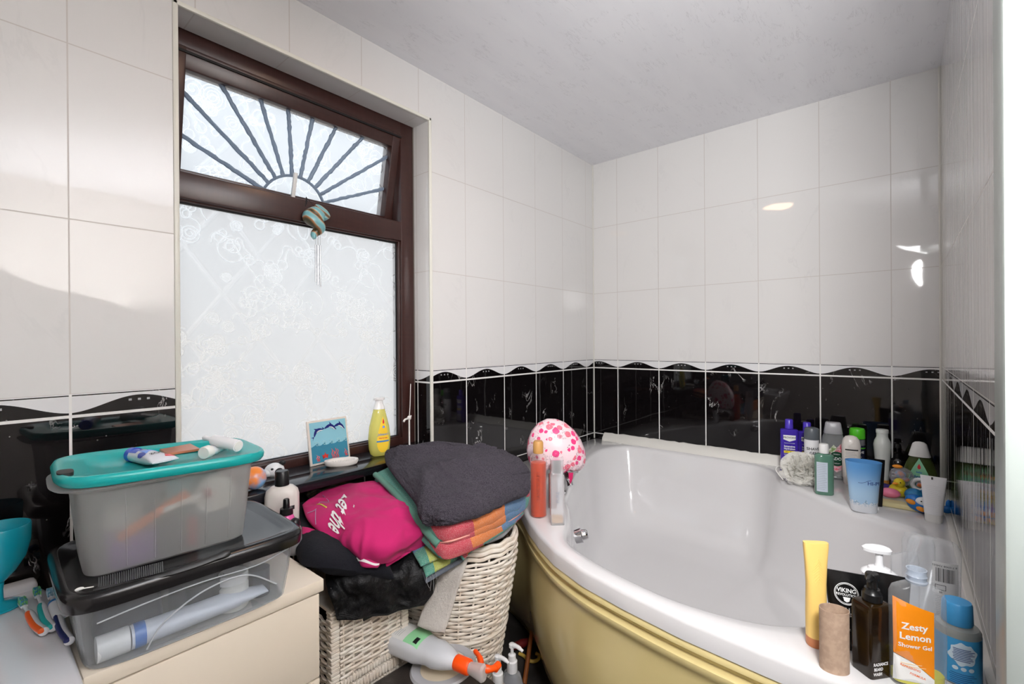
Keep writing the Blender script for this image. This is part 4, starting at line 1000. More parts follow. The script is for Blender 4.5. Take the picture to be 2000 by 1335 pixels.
def black_tube(label, u, vt, x, w, off, main):
    t, h = put('face_scrub_tube', label, 'tube', u, vt, x, off=off)
    s = [(0, w*.62, .016, 2.4), (.003, w*.66, .018, 2.4), (h*.15, w*.68, .018, 2.4), (h*.5, w*.82, .014, 2.6), (h*.86, w*.96, .005, 3), (h, w, .0012, 4)]
    new_obj('body', loft(s, 44), mat('satin_black', (18, 18, 19), .25), t)
    if main:
        bm = BM(); cz = h*.73; cx = -w*.10
        for rr, th in ((.0195, .0007), (.0175, .0004)):
            tube([front(s, cx+rr*math.cos(a), cz+rr*math.sin(a), .0004) for a in (2*PI*k/40 for k in range(40))], th, 5, bm, closed=True)
        new_obj('badge_ring', bm, white_ink, t)
        print_obj(text(s, 'VIKING', .0105, cx, cz+.0058, .0010, bold=.02, sx=.9), white_ink, t)
        print_obj(text(s, 'REVOLUTION', .0062, cx, cz-.0020, .0010, bold=.015, sx=.9), white_ink, t)
        print_obj(blob(s, [(cx-.006, cz-.006), (cx+.006, cz-.006), (cx+.004, cz-.013), (cx, cz-.015), (cx-.004, cz-.013)], .0010, 2), white_ink, t)
        print_obj(text(s, 'FACIAL SCRUB', .0150, cx+.008, h*.515, .0010, bold=.02, sx=.75), white_ink, t)
        print_obj(text(s, 'MICRODERMABRASION', .005, cx+.006, h*.46, .0010, bold=.02), white_ink, t)
        print_obj(text(s, '4 FL OZ / 118 ML', .005, cx+.006, h*.28, .0010, bold=.02), white_ink, t)
black_tube('wide black facial scrub tube with a white round crest behind the cardboard roll', 1656, 1117, -1.405, .0395, 10, True)
black_tube('plain black tube between the white pump bottle and the orange label bottle', 1742, 1122, -1.385, .028, 6, False)
def white_pump():
    t, h = put('pump_bottle', 'white pump bottle with a purple label behind the black pump bottle', 'bottle', 1717, 1064, -1.315, off=10)
    s = [(0, .028, .020, 2.6), (.003, .030, .022, 2.6), (h*.60, .030, .022, 2.6), (h*.66, .027, .020, 2.4), (h*.68, .018, .016, 2)]
    new_obj('body', loft(s, 40), mat('bottle_bluewhite', (222, 224, 234), .25), t)
    new_obj('purple_label', band(s, h*.10, h*.50, .0006, 48), mat('label_violet', (116, 96, 186), .4), t)
    w = mat('pump_white', (236, 236, 238), .25)
    new_obj('collar', loft([(h*.665, .030, .022, 2.4), (h*.68, .031, .023, 2.4), (h*.70, .029, .022, 2.2), (h*.715, .024, .020, 2), (h*.72, .020, .017, 2), (h*.745, .018, .015, 2), (h*.76, .010, .010, 2)], 36), w, t)
    new_obj('pump_head', loft([(h*.755, .0085, .0085, 2), (h*.80, .0065, .0065, 2), (h*.90, .0065, .0065, 2), (h*.915, .010, .009, 2), (h*.925, .024, .012, 2.2, -.004, -.001), (h*.96, .025, .013, 2.2, -.004, -.001), (h*.985, .020, .010, 2.2, -.003, 0), (h, .010, .005, 2, -.002, 0)], 32), w, t)
white_pump()
def loo_roll():
    t, h = put('cardboard_roll', 'empty brown cardboard toilet roll standing at the front edge of the bath', 'cardboard tube', 1629, 1188, -1.499)
    a, b = .0235, .0185
    t.rotation_euler[2] += math.radians(20)
    bm = BM(); ring_frame(bm, [(0, a, b, 2), (h, a, b, 2)], [(0, a-.0009, b-.0009, 2), (h, a-.0009, b-.0009, 2)], 48)
    new_obj('tube_wall', bm, mat('grey_cardboard', (186, 160, 138), .85, bump=(140, .3), var=(90, (172, 146, 126))), t)
loo_roll()
def black_pump_front():
    t, h = put('pump_bottle', 'square dark brown pump bottle with white print at the front corner of the bath', 'bottle', 1703, 1118, -1.462, off=48)
    w, d = .0255, .0205; hb = h*.72
    s = [(0, w*.96, d*.96, 9), (.003, w, d, 9), (hb*.94, w, d, 9), (hb*.985, w*.93, d*.93, 8), (hb, w*.75, d*.75, 6)]
    new_obj('body', loft(s, 72), mat('amber_black_glass', (26, 17, 10), .13, var=(14, (44, 30, 8))), t)
    bk = mat('pump_black', (20, 20, 21), .3)
    new_obj('collar', loft(rnd([(hb, .0135), (hb+.002, .0155), (hb+.014, .0155), (hb+.016, .0135), (hb+.022, .0115), (hb+.023, .007)]), 32), bk, t)
    new_obj('pump_head', loft(rnd([(hb+.021, .0080), (h*.93, .0080), (h*.935, .0105), (h*.985, .0105), (h, .009)]), 28), bk, t)
    new_obj('nozzle', tube([(0, 0, h*.965), (-.016, -.010, h*.975), (-.030, -.020, h*.992)], [.0065, .005, .003], 10), bk, t)
    side = lambda x, z: Vector((w+.0006, x, z))
    for i, wd in enumerate(('RADIANCE', 'BEARD', 'WASH')):
        print_obj(text(s, wd, .0075, -.006+(len(wd)-8)*.0016, hb*(.21-.066*i), .0009, bold=.03, sx=.8), white_ink, t)
black_pump_front()
def zesty():
    t, h = put('shower_gel_bottle', 'large clear flat bottle with an orange label and an open neck', 'bottle', 1790, 1110, -1.452, off=26)
    w, d = .0405, .0175; hs = h*.865
    s = [(0, w*.93, d*.9, 3.4), (.004, w*.97, d, 3.4), (hs*.5, w, d, 3.4), (hs*.9, w*.97, d, 3.4), (hs*.965, w*.88, d*.88, 3), (hs, w*.6, d*.75, 2.4), (hs+.003, .014, .014, 2)]
    new_obj('body', loft(s, 56), mat('clear_grey_plastic', (224, 226, 228), .08, clear=.89, coat=.4), t)
    n0 = hs+.003
    new_obj('neck', loft(rnd([(n0, .0135), (n0+.004, .0155), (n0+.006, .0135), (n0+.011, .0135), (n0+.013, .0150), (n0+.015, .0135), (h-.003, .0138), (h, .0145), (h, .0125), (n0+.004, .0115)]), 32), mat('clear_neck', (196, 204, 214), .08, clear=0.60, coat=.4), t)
    si = [(z, a*.95, b*.9, n) for z, a, b, n in s[1:3]]
    liq = [(.006, w*.92, d*.88, 3.4), (.022, w*.92, d*.88, 3.4)]; new_obj('gel', loft(liq, 48), mat('gel_yellow', (206, 200, 40), .15), t)
    lab = [(-.0385, hs*.86), (.0, hs*.80), (.018, hs*.76), (.018, .036), (-.005, .050), (-.0385, .058)]
    lab = [(-.039, .055)]+[(-.039, hs*.88), (-.02, hs*.845), (.0, hs*.805), (.016, hs*.78), (.016, .03), (.016, .022), (-.010, .044)]
    new_obj('orange_label', blob(s, lab, .0007, 8), mat('label_orange', (240, 140, 20), .35), t)
    new_obj('white_label', blob(s, [(-.039, .054), (-.010, .043), (.016, .021), (.016, .008), (-.039, .008)], .0008, 6), white_lbl, t)
    f = lambda x, z: front(s, x, z, .0014)
    print_obj(text(s, 'Zesty', .0160, -.012, hs*.615, fn=f, bold=.025), white_ink, t); print_obj(text(s, 'Lemon', .0160, -.011, hs*.515, fn=f, bold=.025), white_ink, t)
    print_obj(text(s, 'Shower Gel', .0098, -.011, hs*.425, fn=f, bold=.02), white_ink, t)
    print_obj(lines_block(s, -.032, .006, [hs*.245, hs*.22], .0010, .0014), mat('ink_cream', (250, 215, 160), .5), t)
    print_obj(text(s, 'REFRESHING', .0052, -.018, .036, fn=f, bold=.01, rot=-.25), mat('ink_orange', (236, 110, 40), .5), t); print_obj(text(s, 'FORMULA', .0052, -.008, .024, fn=f, bold=.01, rot=-.3), mat('ink_orange'), t)
zesty()
def jar():
    t, h = put('shower_gel_bottle', 'tall clear upturned bottle with a barcode, beside the side wall', 'bottle', 1823, 1052, -1.250, off=0)
    w, d = .0415, .026
    s = [(0, .020, .018, 2), (.012, .020, .018, 2), (.013, .034, .024, 2.6), (.02, w*.9, d*.95, 2.8), (h*.4, w*.96, d, 2.8), (h*.85, w, d, 2.8), (h*.94, w*.97, d*.96, 2.8), (h*.985, w*.85, d*.85, 2.6), (h, w*.6, d*.6, 2.4)]
    new_obj('body', loft(s, 52), mat('clear_grey_plastic'), t)
    new_obj('back_label', patch(s, -.002, .036, h*.50, h*.82, .0006), mat('label_clearwhite', (214, 214, 214), .4, clear=.35), t)
    bm = BM(); rg = random.Random(2); x = .003
    while x < .031:
        b = rg.choice((.0004, .0007, .0011)); patch(s, x, x+b, h*.62, h*.76, .0013, 1, 4, bm); x += b+rg.choice((.0005, .0008, .0012))
    print_obj(bm, ink, t, 'barcode')
    print_obj(text(s, '8 710908 734502', .0052, .016, h*.785, .0013, rot=PI), ink, t)
    bm = lines_block(s, .002, .034, [h*(.20+.018*i) for i in range(16)], .0007, .0009); print_obj(bm, mat('ink_grey'), t)
    bm = BM()
    for a in ((-.0005, .5405), ): pass
    for x0, x1, z0, z1 in ((.002, .018, .585, .589), (.002, .018, .535, .539), (.002, .0028, .535, .589), (.0172, .018, .535, .589), (.008, .013, .505, .525)): patch(s, x0, x1, h*z0, h*z1, .0013, 3, 2, bm)
    print_obj(bm, ink, t, 'recycling_mark')
jar()
def clears():
    t, h = put('clear_bottle', 'empty clear bottle behind the upturned barcode bottle', 'bottle', 1793, 1046, -1.168)
    s = [(0, .026, .018, 3), (.004, .028, .02, 3), (h*.9, .028, .02, 3), (h, .024, .016, 3)]
    new_obj('body', loft(s, 36), mat('clear_grey_plastic'), t)
    t, h = put('clear_bottle', 'shorter clear bottle between the white pump bottle and the barcode bottle', 'bottle', 1767, 1076, -1.210)
    s = [(0, .022, .016, 3, 0, 0), (.004, .024, .018, 3, 0, 0), (h*.88, .024, .018, 3, 0, 0), (h, .010, .010, 3, .012, 0)]
    new_obj('body', loft(s, 36), mat('clear_grey_plastic'), t)
clears()
def blue_bottle():
    t, h = put('bubble_bath_bottle', 'round bottle with a blue flip cap and a blue cloud label', 'bottle', 1869, 1172, -1.385, off=14)
    r = .0315; hs = h*.70
    s = rnd([(0, r*.95), (.003, r), (hs*.93, r), (hs*.985, r*.90), (hs, r*.66), (hs+.004, r*.58)])
    new_obj('body', loft(s, 44), mat('clear_bubble', (196, 200, 196), .08, clear=0.55, coat=.4), t)
    cb = mat('cap_cornflower', (70, 156, 214), .35)
    c = [(hs+.003, .0205, .0205, 2), (hs+.006, .0215, .0215, 2), (h*.97, .0205, .0205, 2.0), (h, .019, .018, 2)]
    new_obj('cap', loft(c, 40), cb, t)
    new_obj('blue_label', band(s, .004, hs*.86, .0006, 60), mat('label_blue', (66, 158, 216), .4), t)
    new_obj('cloud_print', blob(s, [(.018*math.cos(a)*(1+.10*math.sin(6*a)), hs*.60+.019*math.sin(a)*(1+.10*math.cos(7*a))) for a in (2*PI*k/40 for k in range(40))], .0013), mat('print_cloud', (208, 228, 242), .4), t)
    nv = mat('ink_navy'); print_obj(lines_block(s, -.014, .015, [hs*(.48+.030*i) for i in range(8)], .0011, .0019), nv, t)
    print_obj(lines_block(s, -.018, .018, [hs*(.06+.035*i) for i in range(6)], .0009, .0013), nv, t)
    for k in (-1, 0, 1): print_obj(blob(s, ell(.0105*k, hs*.34, .0038, .0034, 16), .0013, 2), mat('print_cloud'), t, 'round_mark')
blue_bottle()
# ---- left end of the bath
def left_end():
    p = at(1052, 1006, RIM); t = thing('bubble_bath_bottle', 'tall bottle of orange liquid with a wooden cap at the left end of the bath', 'bottle', p, face_cam(p.x, p.y))
    h = .257; r = .0285; hb = h*.83
    s = rnd([(0, r*.95), (.003, r), (hb*.93, r), (hb*.975, r*.9), (hb, r*.6), (hb+.004, r*.5)])
    new_obj('body', loft(s, 40), mat('clear_pinkish', (244, 232, 230), .06, clear=.93, coat=.4), t)
    new_obj('liquid', loft(rnd([(.004, r*.93), (hb*.86, r*.93), (hb*.862, r*.9)]), 36), mat('orange_liquid', (226, 84, 18), .1, clear=.30, trl=.3), t)
    new_obj('cap', loft(rnd([(hb+.002, r*.60), (hb+.006, r*.62), (h-.006, r*.62), (h, r*.50)]), 32), mat('wood_cap', (196, 146, 84), .45, bump=(60, .3)), t)
    bm = text(s, 'SANCTUARY', .017, 0, hb*.52, .0010, rot=PI/2, bold=.0); print_obj(bm, mat('ink_rust', (140, 52, 24), .4), t)
    p = at(1088, 1021, RIM); t = thing('perfume_bottle', 'tall square clear glass bottle with a silver cap at the left end of the bath', 'bottle', p, face_cam(p.x, p.y, 8))
    h = .209; w = .0225; hb = h*.80
    s = [(0, w*.97, w*.9, 10), (.002, w, w*.93, 10), (hb*.96, w, w*.93, 10), (hb, w*.85, w*.8, 8)]
    new_obj('body', loft(s, 56), mat('clear_glass', (226, 226, 228), .03, clear=.66, coat=.6), t)
    new_obj('base_liquid', loft([(.006, w*.8, w*.7, 8), (.022, w*.8, w*.7, 8)], 32), mat('pale_amber', (222, 186, 140), .1, clear=.4), t)
    new_obj('cap', loft([(hb, w*.62, w*.6, 8), (h, w*.62, w*.6, 8)], 40), mat('chrome'), t)
    new_obj('clear_overcap', loft([(hb+.0004, w*.90, w*.84, 8), (h+.003, w*.90, w*.84, 8)], 40), mat('clear_glass'), t)
    print_obj(text(s, 'PURE', .016, 0, hb*.55, .0008, rot=PI/2), mat('ink_grey'), t)
    p = at(1076, 992, RIM); t = thing('perfume_bottle', 'slim red brown bottle between the orange bottle and the clear square bottle', 'bottle', p+Vector((.012, .0, 0)), face_cam(p.x, p.y))
    s = [(0, .014, .012, 4), (.002, .015, .013, 4), (.12, .015, .013, 4), (.125, .008, .008, 2)]
    new_obj('body', loft(s, 32), mat('ruby_glass', (120, 34, 18), .08, clear=.25), t); new_obj('cap', loft(rnd([(.125, .010), (.16, .010)]), 24), mat('chrome'), t)
left_end()
def shower_cap():
    c = atd(1086, 868, 1.78); base = c.z-.10
    t = thing('shower_bonnet', 'pink floral elasticated shower cap hung over the bath taps', 'shower cap', (c.x, c.y, base), face_cam(c.x, c.y)+math.radians(0))
    m = bpy.data.materials.new('floral_fabric'); N = NT(m); p = N.objc()
    v = N.new('ShaderNodeTexVoronoi'); v.inputs['Scale'].default_value = 42; N.lk(p, v.inputs['Vector'])
    d = N.m('ADD', v.outputs['Distance'], N.m('MULTIPLY', N.m('SUBTRACT', N.noise(p, 110, 2), .5), .22))
    cs = N.new('ShaderNodeSeparateColor'); N.lk(v.outputs['Color'], cs.inputs[0])
    pk = N.mix(N.step(cs.outputs[1], .3, .7), (.80, .18, .25, 1), (.86, .05, .22, 1))
    spot = N.m('MULTIPLY', N.m('LESS_THAN', d, N.m('ADD', .28, N.m('MULTIPLY', cs.outputs[0], .30))), N.m('GREATER_THAN', cs.outputs[2], .12))
    heart = N.m('LESS_THAN', d, .085)
    b = N.mix(spot, (.86, .66, .70, 1), pk); b = N.mix(N.m('MULTIPLY', heart, spot), b, (.92, .50, .50, 1))
    v2 = N.new('ShaderNodeTexVoronoi'); v2.inputs['Scale'].default_value = 46; N.lk(N.scale(p, (1, 1.2, 1.1)), v2.inputs['Vector'])
    c2 = N.new('ShaderNodeSeparateColor'); N.lk(v2.outputs['Color'], c2.inputs[0])
    sq = N.m('MULTIPLY', N.m('LESS_THAN', N.m('ABSOLUTE', N.m('SUBTRACT', N.noise(p, 70, 3, .5), .5)), .012), N.m('GREATER_THAN', N.noise(p, 22, 1), .53))
    b = N.mix(N.m('MULTIPLY', sq, .8), b, (.12, .07, .09, 1)); b = N.mix(N.m('MULTIPLY', N.m('LESS_THAN', v2.outputs['Distance'], .09), N.m('GREATER_THAN', c2.outputs[0], .62)), b, (.03, .02, .03, 1))
    N.lk(b, N.bsdf.inputs['Base Color']); N.bsdf.inputs['Roughness'].default_value = .35
    N.bump(N.noise(p, 22, 3), .3, .006)
    bm = BM(); n = 80; rows = []
    prof = [(.030, .070, 1), (.022, .062, .9), (.014, .084, .7), (.020, .096, .35), (.045, .106, .16), (.075, .110, .08), (.11, .106, .05), (.145, .092, .03), (.175, .067, .02), (.193, .035, 0), (.198, .006, 0)]
    for z, r, g in prof:
        row = []
        for k in range(n):
            a = 2*PI*k/n; q = 1+g*.12*math.sin(a*19+math.sin(a*3)*2)+.03*math.sin(a*2+1)
            x = r*q*math.cos(a); y = r*.72*q*math.sin(a)
            zz = z + g*.008*math.sin(a*13+1) - (x*.20+x*x*1.2 if z > .04 else x*.10)*(.4+z*3) + (.0)
            row.append(bm.verts.new((x, y, zz)))
        rows.append(row)
    for a, b_ in zip(rows, rows[1:]):
        for k in range(n): bm.faces.new((a[k], a[(k+1) % n], b_[(k+1) % n], b_[k]))
    bm.faces.new(rows[-1])
    new_obj('cap_fabric', bm, m, t, ang=180)
    bm = BM(); pts = [(.045, -.07, .012), (.062, -.075, .014), (.060, -.078, -.004), (.052, -.076, -.026), (.046, -.075, -.004)]
    vs = [bm.verts.new(p) for p in pts]; vs2 = [bm.verts.new((p[0], p[1]+.006, p[2])) for p in pts]
    bm.faces.new(vs); bm.faces.new(vs2[::-1])
    for k in range(5): bm.faces.new((vs[k], vs[(k+1) % 5], vs2[(k+1) % 5], vs2[k]))
    new_obj('ribbon', bm, mat('magenta_ribbon', (190, 30, 90), .4), t)
shower_cap()
# ================================================================ window board things
SILL = .7855
def sill_items():
    p = at(741, 888, SILL); t = thing('baby_shampoo_bottle', 'yellow baby shampoo bottle with a flat white cap on the windowsill', 'bottle', p, face_cam(p.x, p.y, 18))
    h = .212; w = .040
    s = [(0, w*.62, .017, 2.6), (.006, w*.80, .022, 2.6), (h*.12, w*.93, .025, 2.5), (h*.3, w, .026, 2.5), (h*.5, w*.88, .025, 2.5), (h*.7, w*.62, .021, 2.4), (h*.86, w*.42, .015, 2.2), (h*.875, w*.36, .012, 2)]
    new_obj('body', loft(s, 44), mat('clear_lemon', (238, 232, 130), .08, clear=.3, trl=.25, coat=.4), t)
    w_ = mat('cap_white')
    new_obj('cap', loft([(h*.80, w*.535, .0185, 2.3), (h*.86, w*.44, .0155, 2.2), (h*.90, w*.36, .0125, 2), (h*.95, w*.34, .012, 2), (h*.955, w*.50, .015, 2.2), (h*.99, w*.52, .016, 2.2), (h, w*.46, .013, 2.2)], 32), w_, t)
    new_obj('drop_label', blob(s, [(x*.95+.006, z) for x, z in drop(0, h*.37, .033, h*.31)], .0007, 6), mat('label_yellow', (246, 206, 60), .4), t)
    new_obj('red_drop', blob(s, drop(.008, h*.60, .0045, .0095), .0013, 3), mat('print_red'), t); new_obj('round_mark', blob(s, ell(.008, h*.50, .0045, .0045, 16), .0013, 3), mat('mark_blue', (110, 140, 220), .4), t)
    print_obj(text(s, "Johnson's", .0125, .006, h*.375, .0013, bold=.02, shear=.25, sx=.85), mat('ink_sky'), t)
    print_obj(text(s, 'top-to-toe', .0072, .006, h*.315, .0013, bold=.03), mat('print_red'), t)
    new_obj('blue_strip', patch(s, -.018, .028, h*.245, h*.27, .0012, 8, 2), mat('ink_sky'), t)
    # picture tile with dolphins
    a = at(608, 913, SILL); b = at(690, 894, SILL); d = (b-a); S = .150
    t = thing('picture_tile', 'square ceramic tile with leaping dolphins and waves, leaning on the window frame', 'picture tile', (a+b)/2+Vector((0, .012, 0)), math.atan2(d.y, d.x), rx=math.radians(-9))
    new_obj('tile', box(BM(), -S/2, S/2, 0, .008, 0, S, .0015), mat('tile_cream', (224, 214, 204), .25), t)
    fl = lambda x, z, off=.0: Vector((x, -.0004-off, z))
    def flat(pts, off, m, nm='print'):
        bm = BM(); f = bm.faces.new([bm.verts.new(fl(x, z, off)) for x, z in pts]); bmesh.ops.triangulate(bm, faces=[f]); print_obj(bm, m, t, nm)
    e = .007; navy = mat('glaze_navy', (30, 36, 110), .25)
    flat([(-S/2+e, e), (S/2-e, e), (S/2-e, S-e), (-S/2+e, S-e)], .0002, mat('glaze_pale_blue', (140, 196, 212), .22), 'sky_glaze')
    top = []
    for k in range(5):
        x0 = -S/2+e+k*(S-2*e)/5
        for j in range(6): top.append((x0+j*(S-2*e)/30, .062+.016*(j/6)**2.2))
    top.append((S/2-e, .064))
    flat([(-S/2+e, e)]+[(S/2-e, e)]+top[::-1], .0005, mat('glaze_sea', (62, 132, 158), .22), 'sea_glaze')
    bm = BM()
    for k in range(5):
        cx = -S/2+e+(k+.78)*(S-2*e)/5; cz = .069
        tube([fl(cx+.009*(1-j/26)*math.cos(2.6-j*.34), cz+.009*(1-j/26)*math.sin(2.6-j*.34), .0008) for j in range(24)], .0008, 5, bm)
    new_obj('wave_curls', bm, mat('glaze_curl', (176, 214, 218), .25), t)
    for cx, cz, sc_, rot in ((-.036, .104, 1.0, .55), (.006, .112, 1.05, -.2), (.040, .112, 1.0, -.3)):
        c_, s_ = math.cos(rot), math.sin(rot)
        W_ = lambda x, z, o=.0012: fl(cx+(x*c_-z*s_)*sc_, cz+(x*s_+z*c_)*sc_, o)
        n = 18; arc = [W_(-.020+.042*f, .013*math.sin(PI*min(1, f*.92+.04))) for f in (j/n for j in range(n+1))]
        rr = [(.0009+.0042*math.sin(PI*min(1, .04+.9*(j/n)**.8))**1.2)*sc_*(1 if j < n-3 else .8) for j in range(n+1)]
        bm = tube(arc, rr, 10)
        for P in (((-.020, .002), (-.031, .007), (-.026, .001), (-.033, -.006)), ((-.003, .016), (-.006, .025), (.005, .017)), ((.010, .009), (.008, .001), (.014, .008))):
            f = bm.faces.new([bm.verts.new(W_(x, z, .0022)) for x, z in P])
        for v in bm.verts: v.co.y = -.0012+(v.co.y+.0012)*.12-.0004*(cx > .02)
        print_obj(bm, navy, t, 'dolphin_print')
        bm = tube([W_(-.006+.024*f, .0085*math.sin(PI*min(1, f*.6+.38)), .0012) for f in (j/8 for j in range(9))], [.0004+.0016*math.sin(PI*j/8) for j in range(9)], 8)
        for v in bm.verts: v.co.y = -.0024+(v.co.y+.0012)*.12
        print_obj(bm, mat('glaze_white', (220, 226, 232), .25), t, 'belly_print')
    red = mat('glaze_coral', (206, 84, 92), .3); bm = BM()
    for x0, hh in ((.006, .034), (.013, .026), (.020, .034), (.027, .030), (-.05, .022), (-.044, .018), (.056, .026), (.061, .018)):
        tube([fl(x0+.002*math.sin(j*1.3), .012+hh*j/8, .001) for j in range(9)], [.0019]*7+[.0012, .0005], 5, bm)
    new_obj('coral_print', bm, red, t)
    flat([(-.020+(.0125 if k % 2 == 0 else .005)*math.sin(2*PI*k/10), .026+(.0125 if k % 2 == 0 else .005)*math.cos(2*PI*k/10)) for k in range(10)], .001, mat('glaze_red', (214, 60, 50), .3), 'starfish_print')
    # round soap dish
    p = at(667, 907, SILL); t = thing('soap_dish', 'round white slatted soap dish in front of the picture tile', 'soap dish', p, math.radians(-30))
    wd = mat('dish_white', (234, 228, 222), .35)
    bm = BM(); ring_frame(bm, [(.002, .050, .031, 2), (.012, .055, .036, 2), (.0175, .054, .035, 2)], [(.002, .040, .023, 2), (.0165, .044, .026, 2)], 48); new_obj('rim', bm, wd, t)
    bm = BM()
    for k in range(-4, 5):
        x = k*.009; yy = .024*math.sqrt(max(0, 1-(x/.043)**2)); box(bm, x-.0018, x+.0018, -yy, yy, .007, .0105)
    box(bm, -.043, .043, -.0018, .0018, .006, .0095); new_obj('slats', bm, wd, t, smooth=False)
    bm = BM()
    for k in range(4): box(bm, -.03+.055*(k % 2), -.024+.055*(k % 2), -.016+.028*(k//2), -.010+.028*(k//2), 0, .006)
    new_obj('feet', bm, wd, t, smooth=False)
    # clear disc with white rod and clip, and cord from above
    p = at(806, 876, SILL); p.y = min(.055, p.y+.02); t = thing('clip_stand', 'clear disc with a thin white rod and clip, right end of the windowsill', 'stand', p)
    new_obj('disc', loft(rnd([(0, .044), (.003, .046), (.007, .030), (.010, .006)]), 36), mat('clear_disc', (205, 215, 225), .05, clear=.6, coat=.5), t)
    new_obj('rod', tube([(0, 0, .008), (.0, 0, .118)], .0032, 10), mat('rod_white', (226, 224, 220), .35), t)
    bm = tube(cr_spline([(-.040, -.018, .110), (-.03, -.014, .117), (-.004, -.002, .118), (.012, .004, .124)], 5), [.004]*10+[.003]*6, 8); sphere(bm, (0, 0, .118), .008, .008, .009); new_obj('clip', bm, mat('rod_white'), t)
    new_obj('cord', tube(cr_spline([(0, 0, .12), (.004, .0, .16), (.008, .0, .25)], 5), .0016, 6), mat('rod_white'), t)
    # cow/panda figure and orange ball
    p = at(533, 933, SILL); p.y = .01; t = thing('toy_animal', 'small white and black plastic animal head on the left end of the window board', 'toy', p, face_cam(p.x, p.y))
    bm = BM(); sphere(bm, (0, 0, .026), .028, .022, .022); sphere(bm, (-.018, -.006, .022), .016, .014, .013); new_obj('head', bm, mat('toy_white', (236, 238, 240), .3), t)
    new_obj('ear', sphere(BM(), (.022, 0, .046), .010, .006, .008), ink, t); new_obj('patch', sphere(BM(), (.010, -.013, .024), .014, .012, .012), ink, t); new_obj('eye', sphere(BM(), (-.006, -.019, .034), .004, .003, .0035), ink, t)
    p = Vector((-1.985, -.052, SILL)); t = thing('toy_ball', 'orange and blue ball on the window board behind the frosted box', 'ball', p)
    new_obj('shell', sphere(BM(), (0, 0, .032), .032, .032, .032, 28, 16), mat('ball_orange', (240, 140, 60), .3, var=(22, (140, 190, 235))), t)
sill_items()
# shampoo bottles on the drawers, right of the boxes
def drawer_bottles():
    bk = mat('cap_black', (18, 18, 20), .35)
    zz = .661
    x, y = -1.998-.035, -.072
    P = aty(534, 922, y); x = P.x
    t = thing('shampoo_bottle', 'large white shampoo bottle with a black cap behind the boxes, below the window board', 'bottle', (x, y-.055, zz), face_cam(x, y, -8))
    h = aty(534, 922, y-.055).z-zz
    r = .044
    s = [(0, r*.95, .027, 2.8), (.004, r, .030, 2.8), (h*.62, r, .030, 2.7), (h*.70, r*.92, .028, 2.5), (h*.76, r*.66, .022, 2.3), (h*.78, .016, .015, 2)]
    new_obj('body', loft(s, 44), mat('bottle_ivory'), t)
    new_obj('cap', loft(rnd([(h*.775, .0165), (h*.78, .0185), (h*.98, .0175), (h, .015)]), 32), bk, t)
    new_obj('name_plate', patch(s, .004, .034, h*.43, h*.49, .0007, 6, 2), ink, t); print_obj(text(s, 'TRES', .009, .018, h*.46, .0013, bold=.04), white_ink, t)
    y2 = -.20; P = aty(557, 974, y2)
    t = thing('hair_spray_bottle', 'pink spray bottle with a black pump cap beside the clear box', 'bottle', (P.x+.003, y2, zz), face_cam(P.x, y2)); h = P.z-zz
    s = rnd([(0, .020), (.003, .0215), (h*.55, .0215), (h*.66, .015), (h*.68, .012)])
    new_obj('body', loft(s, 32), mat('pink_plastic', (222, 92, 158), .25), t)
    new_obj('collar', loft(rnd([(h*.67, .0165), (h*.80, .0155), (h*.81, .009)]), 28), bk, t); new_obj('spray_head', loft(rnd([(h*.80, .0085), (h*.985, .0075), (h, .006)]), 24), bk, t)
    y3 = -.265; P = aty(571, 1012, y3)
    t = thing('roll_on_bottle', 'small grey bottle with a shiny black ball cap beside the clear box', 'bottle', (P.x+.006, y3, zz), face_cam(P.x, y3)); h = P.z-zz
    new_obj('body', loft(rnd([(0, .015), (.003, .0165), (h*.70, .0165), (h*.76, .013)]), 28), mat('bottle_grey', (120, 118, 120), .3), t)
    new_obj('cap', loft(rnd([(h*.75, .0125), (h*.85, .0135), (h*.95, .010), (h, .003)]), 28), bk, t)
drawer_bottles()
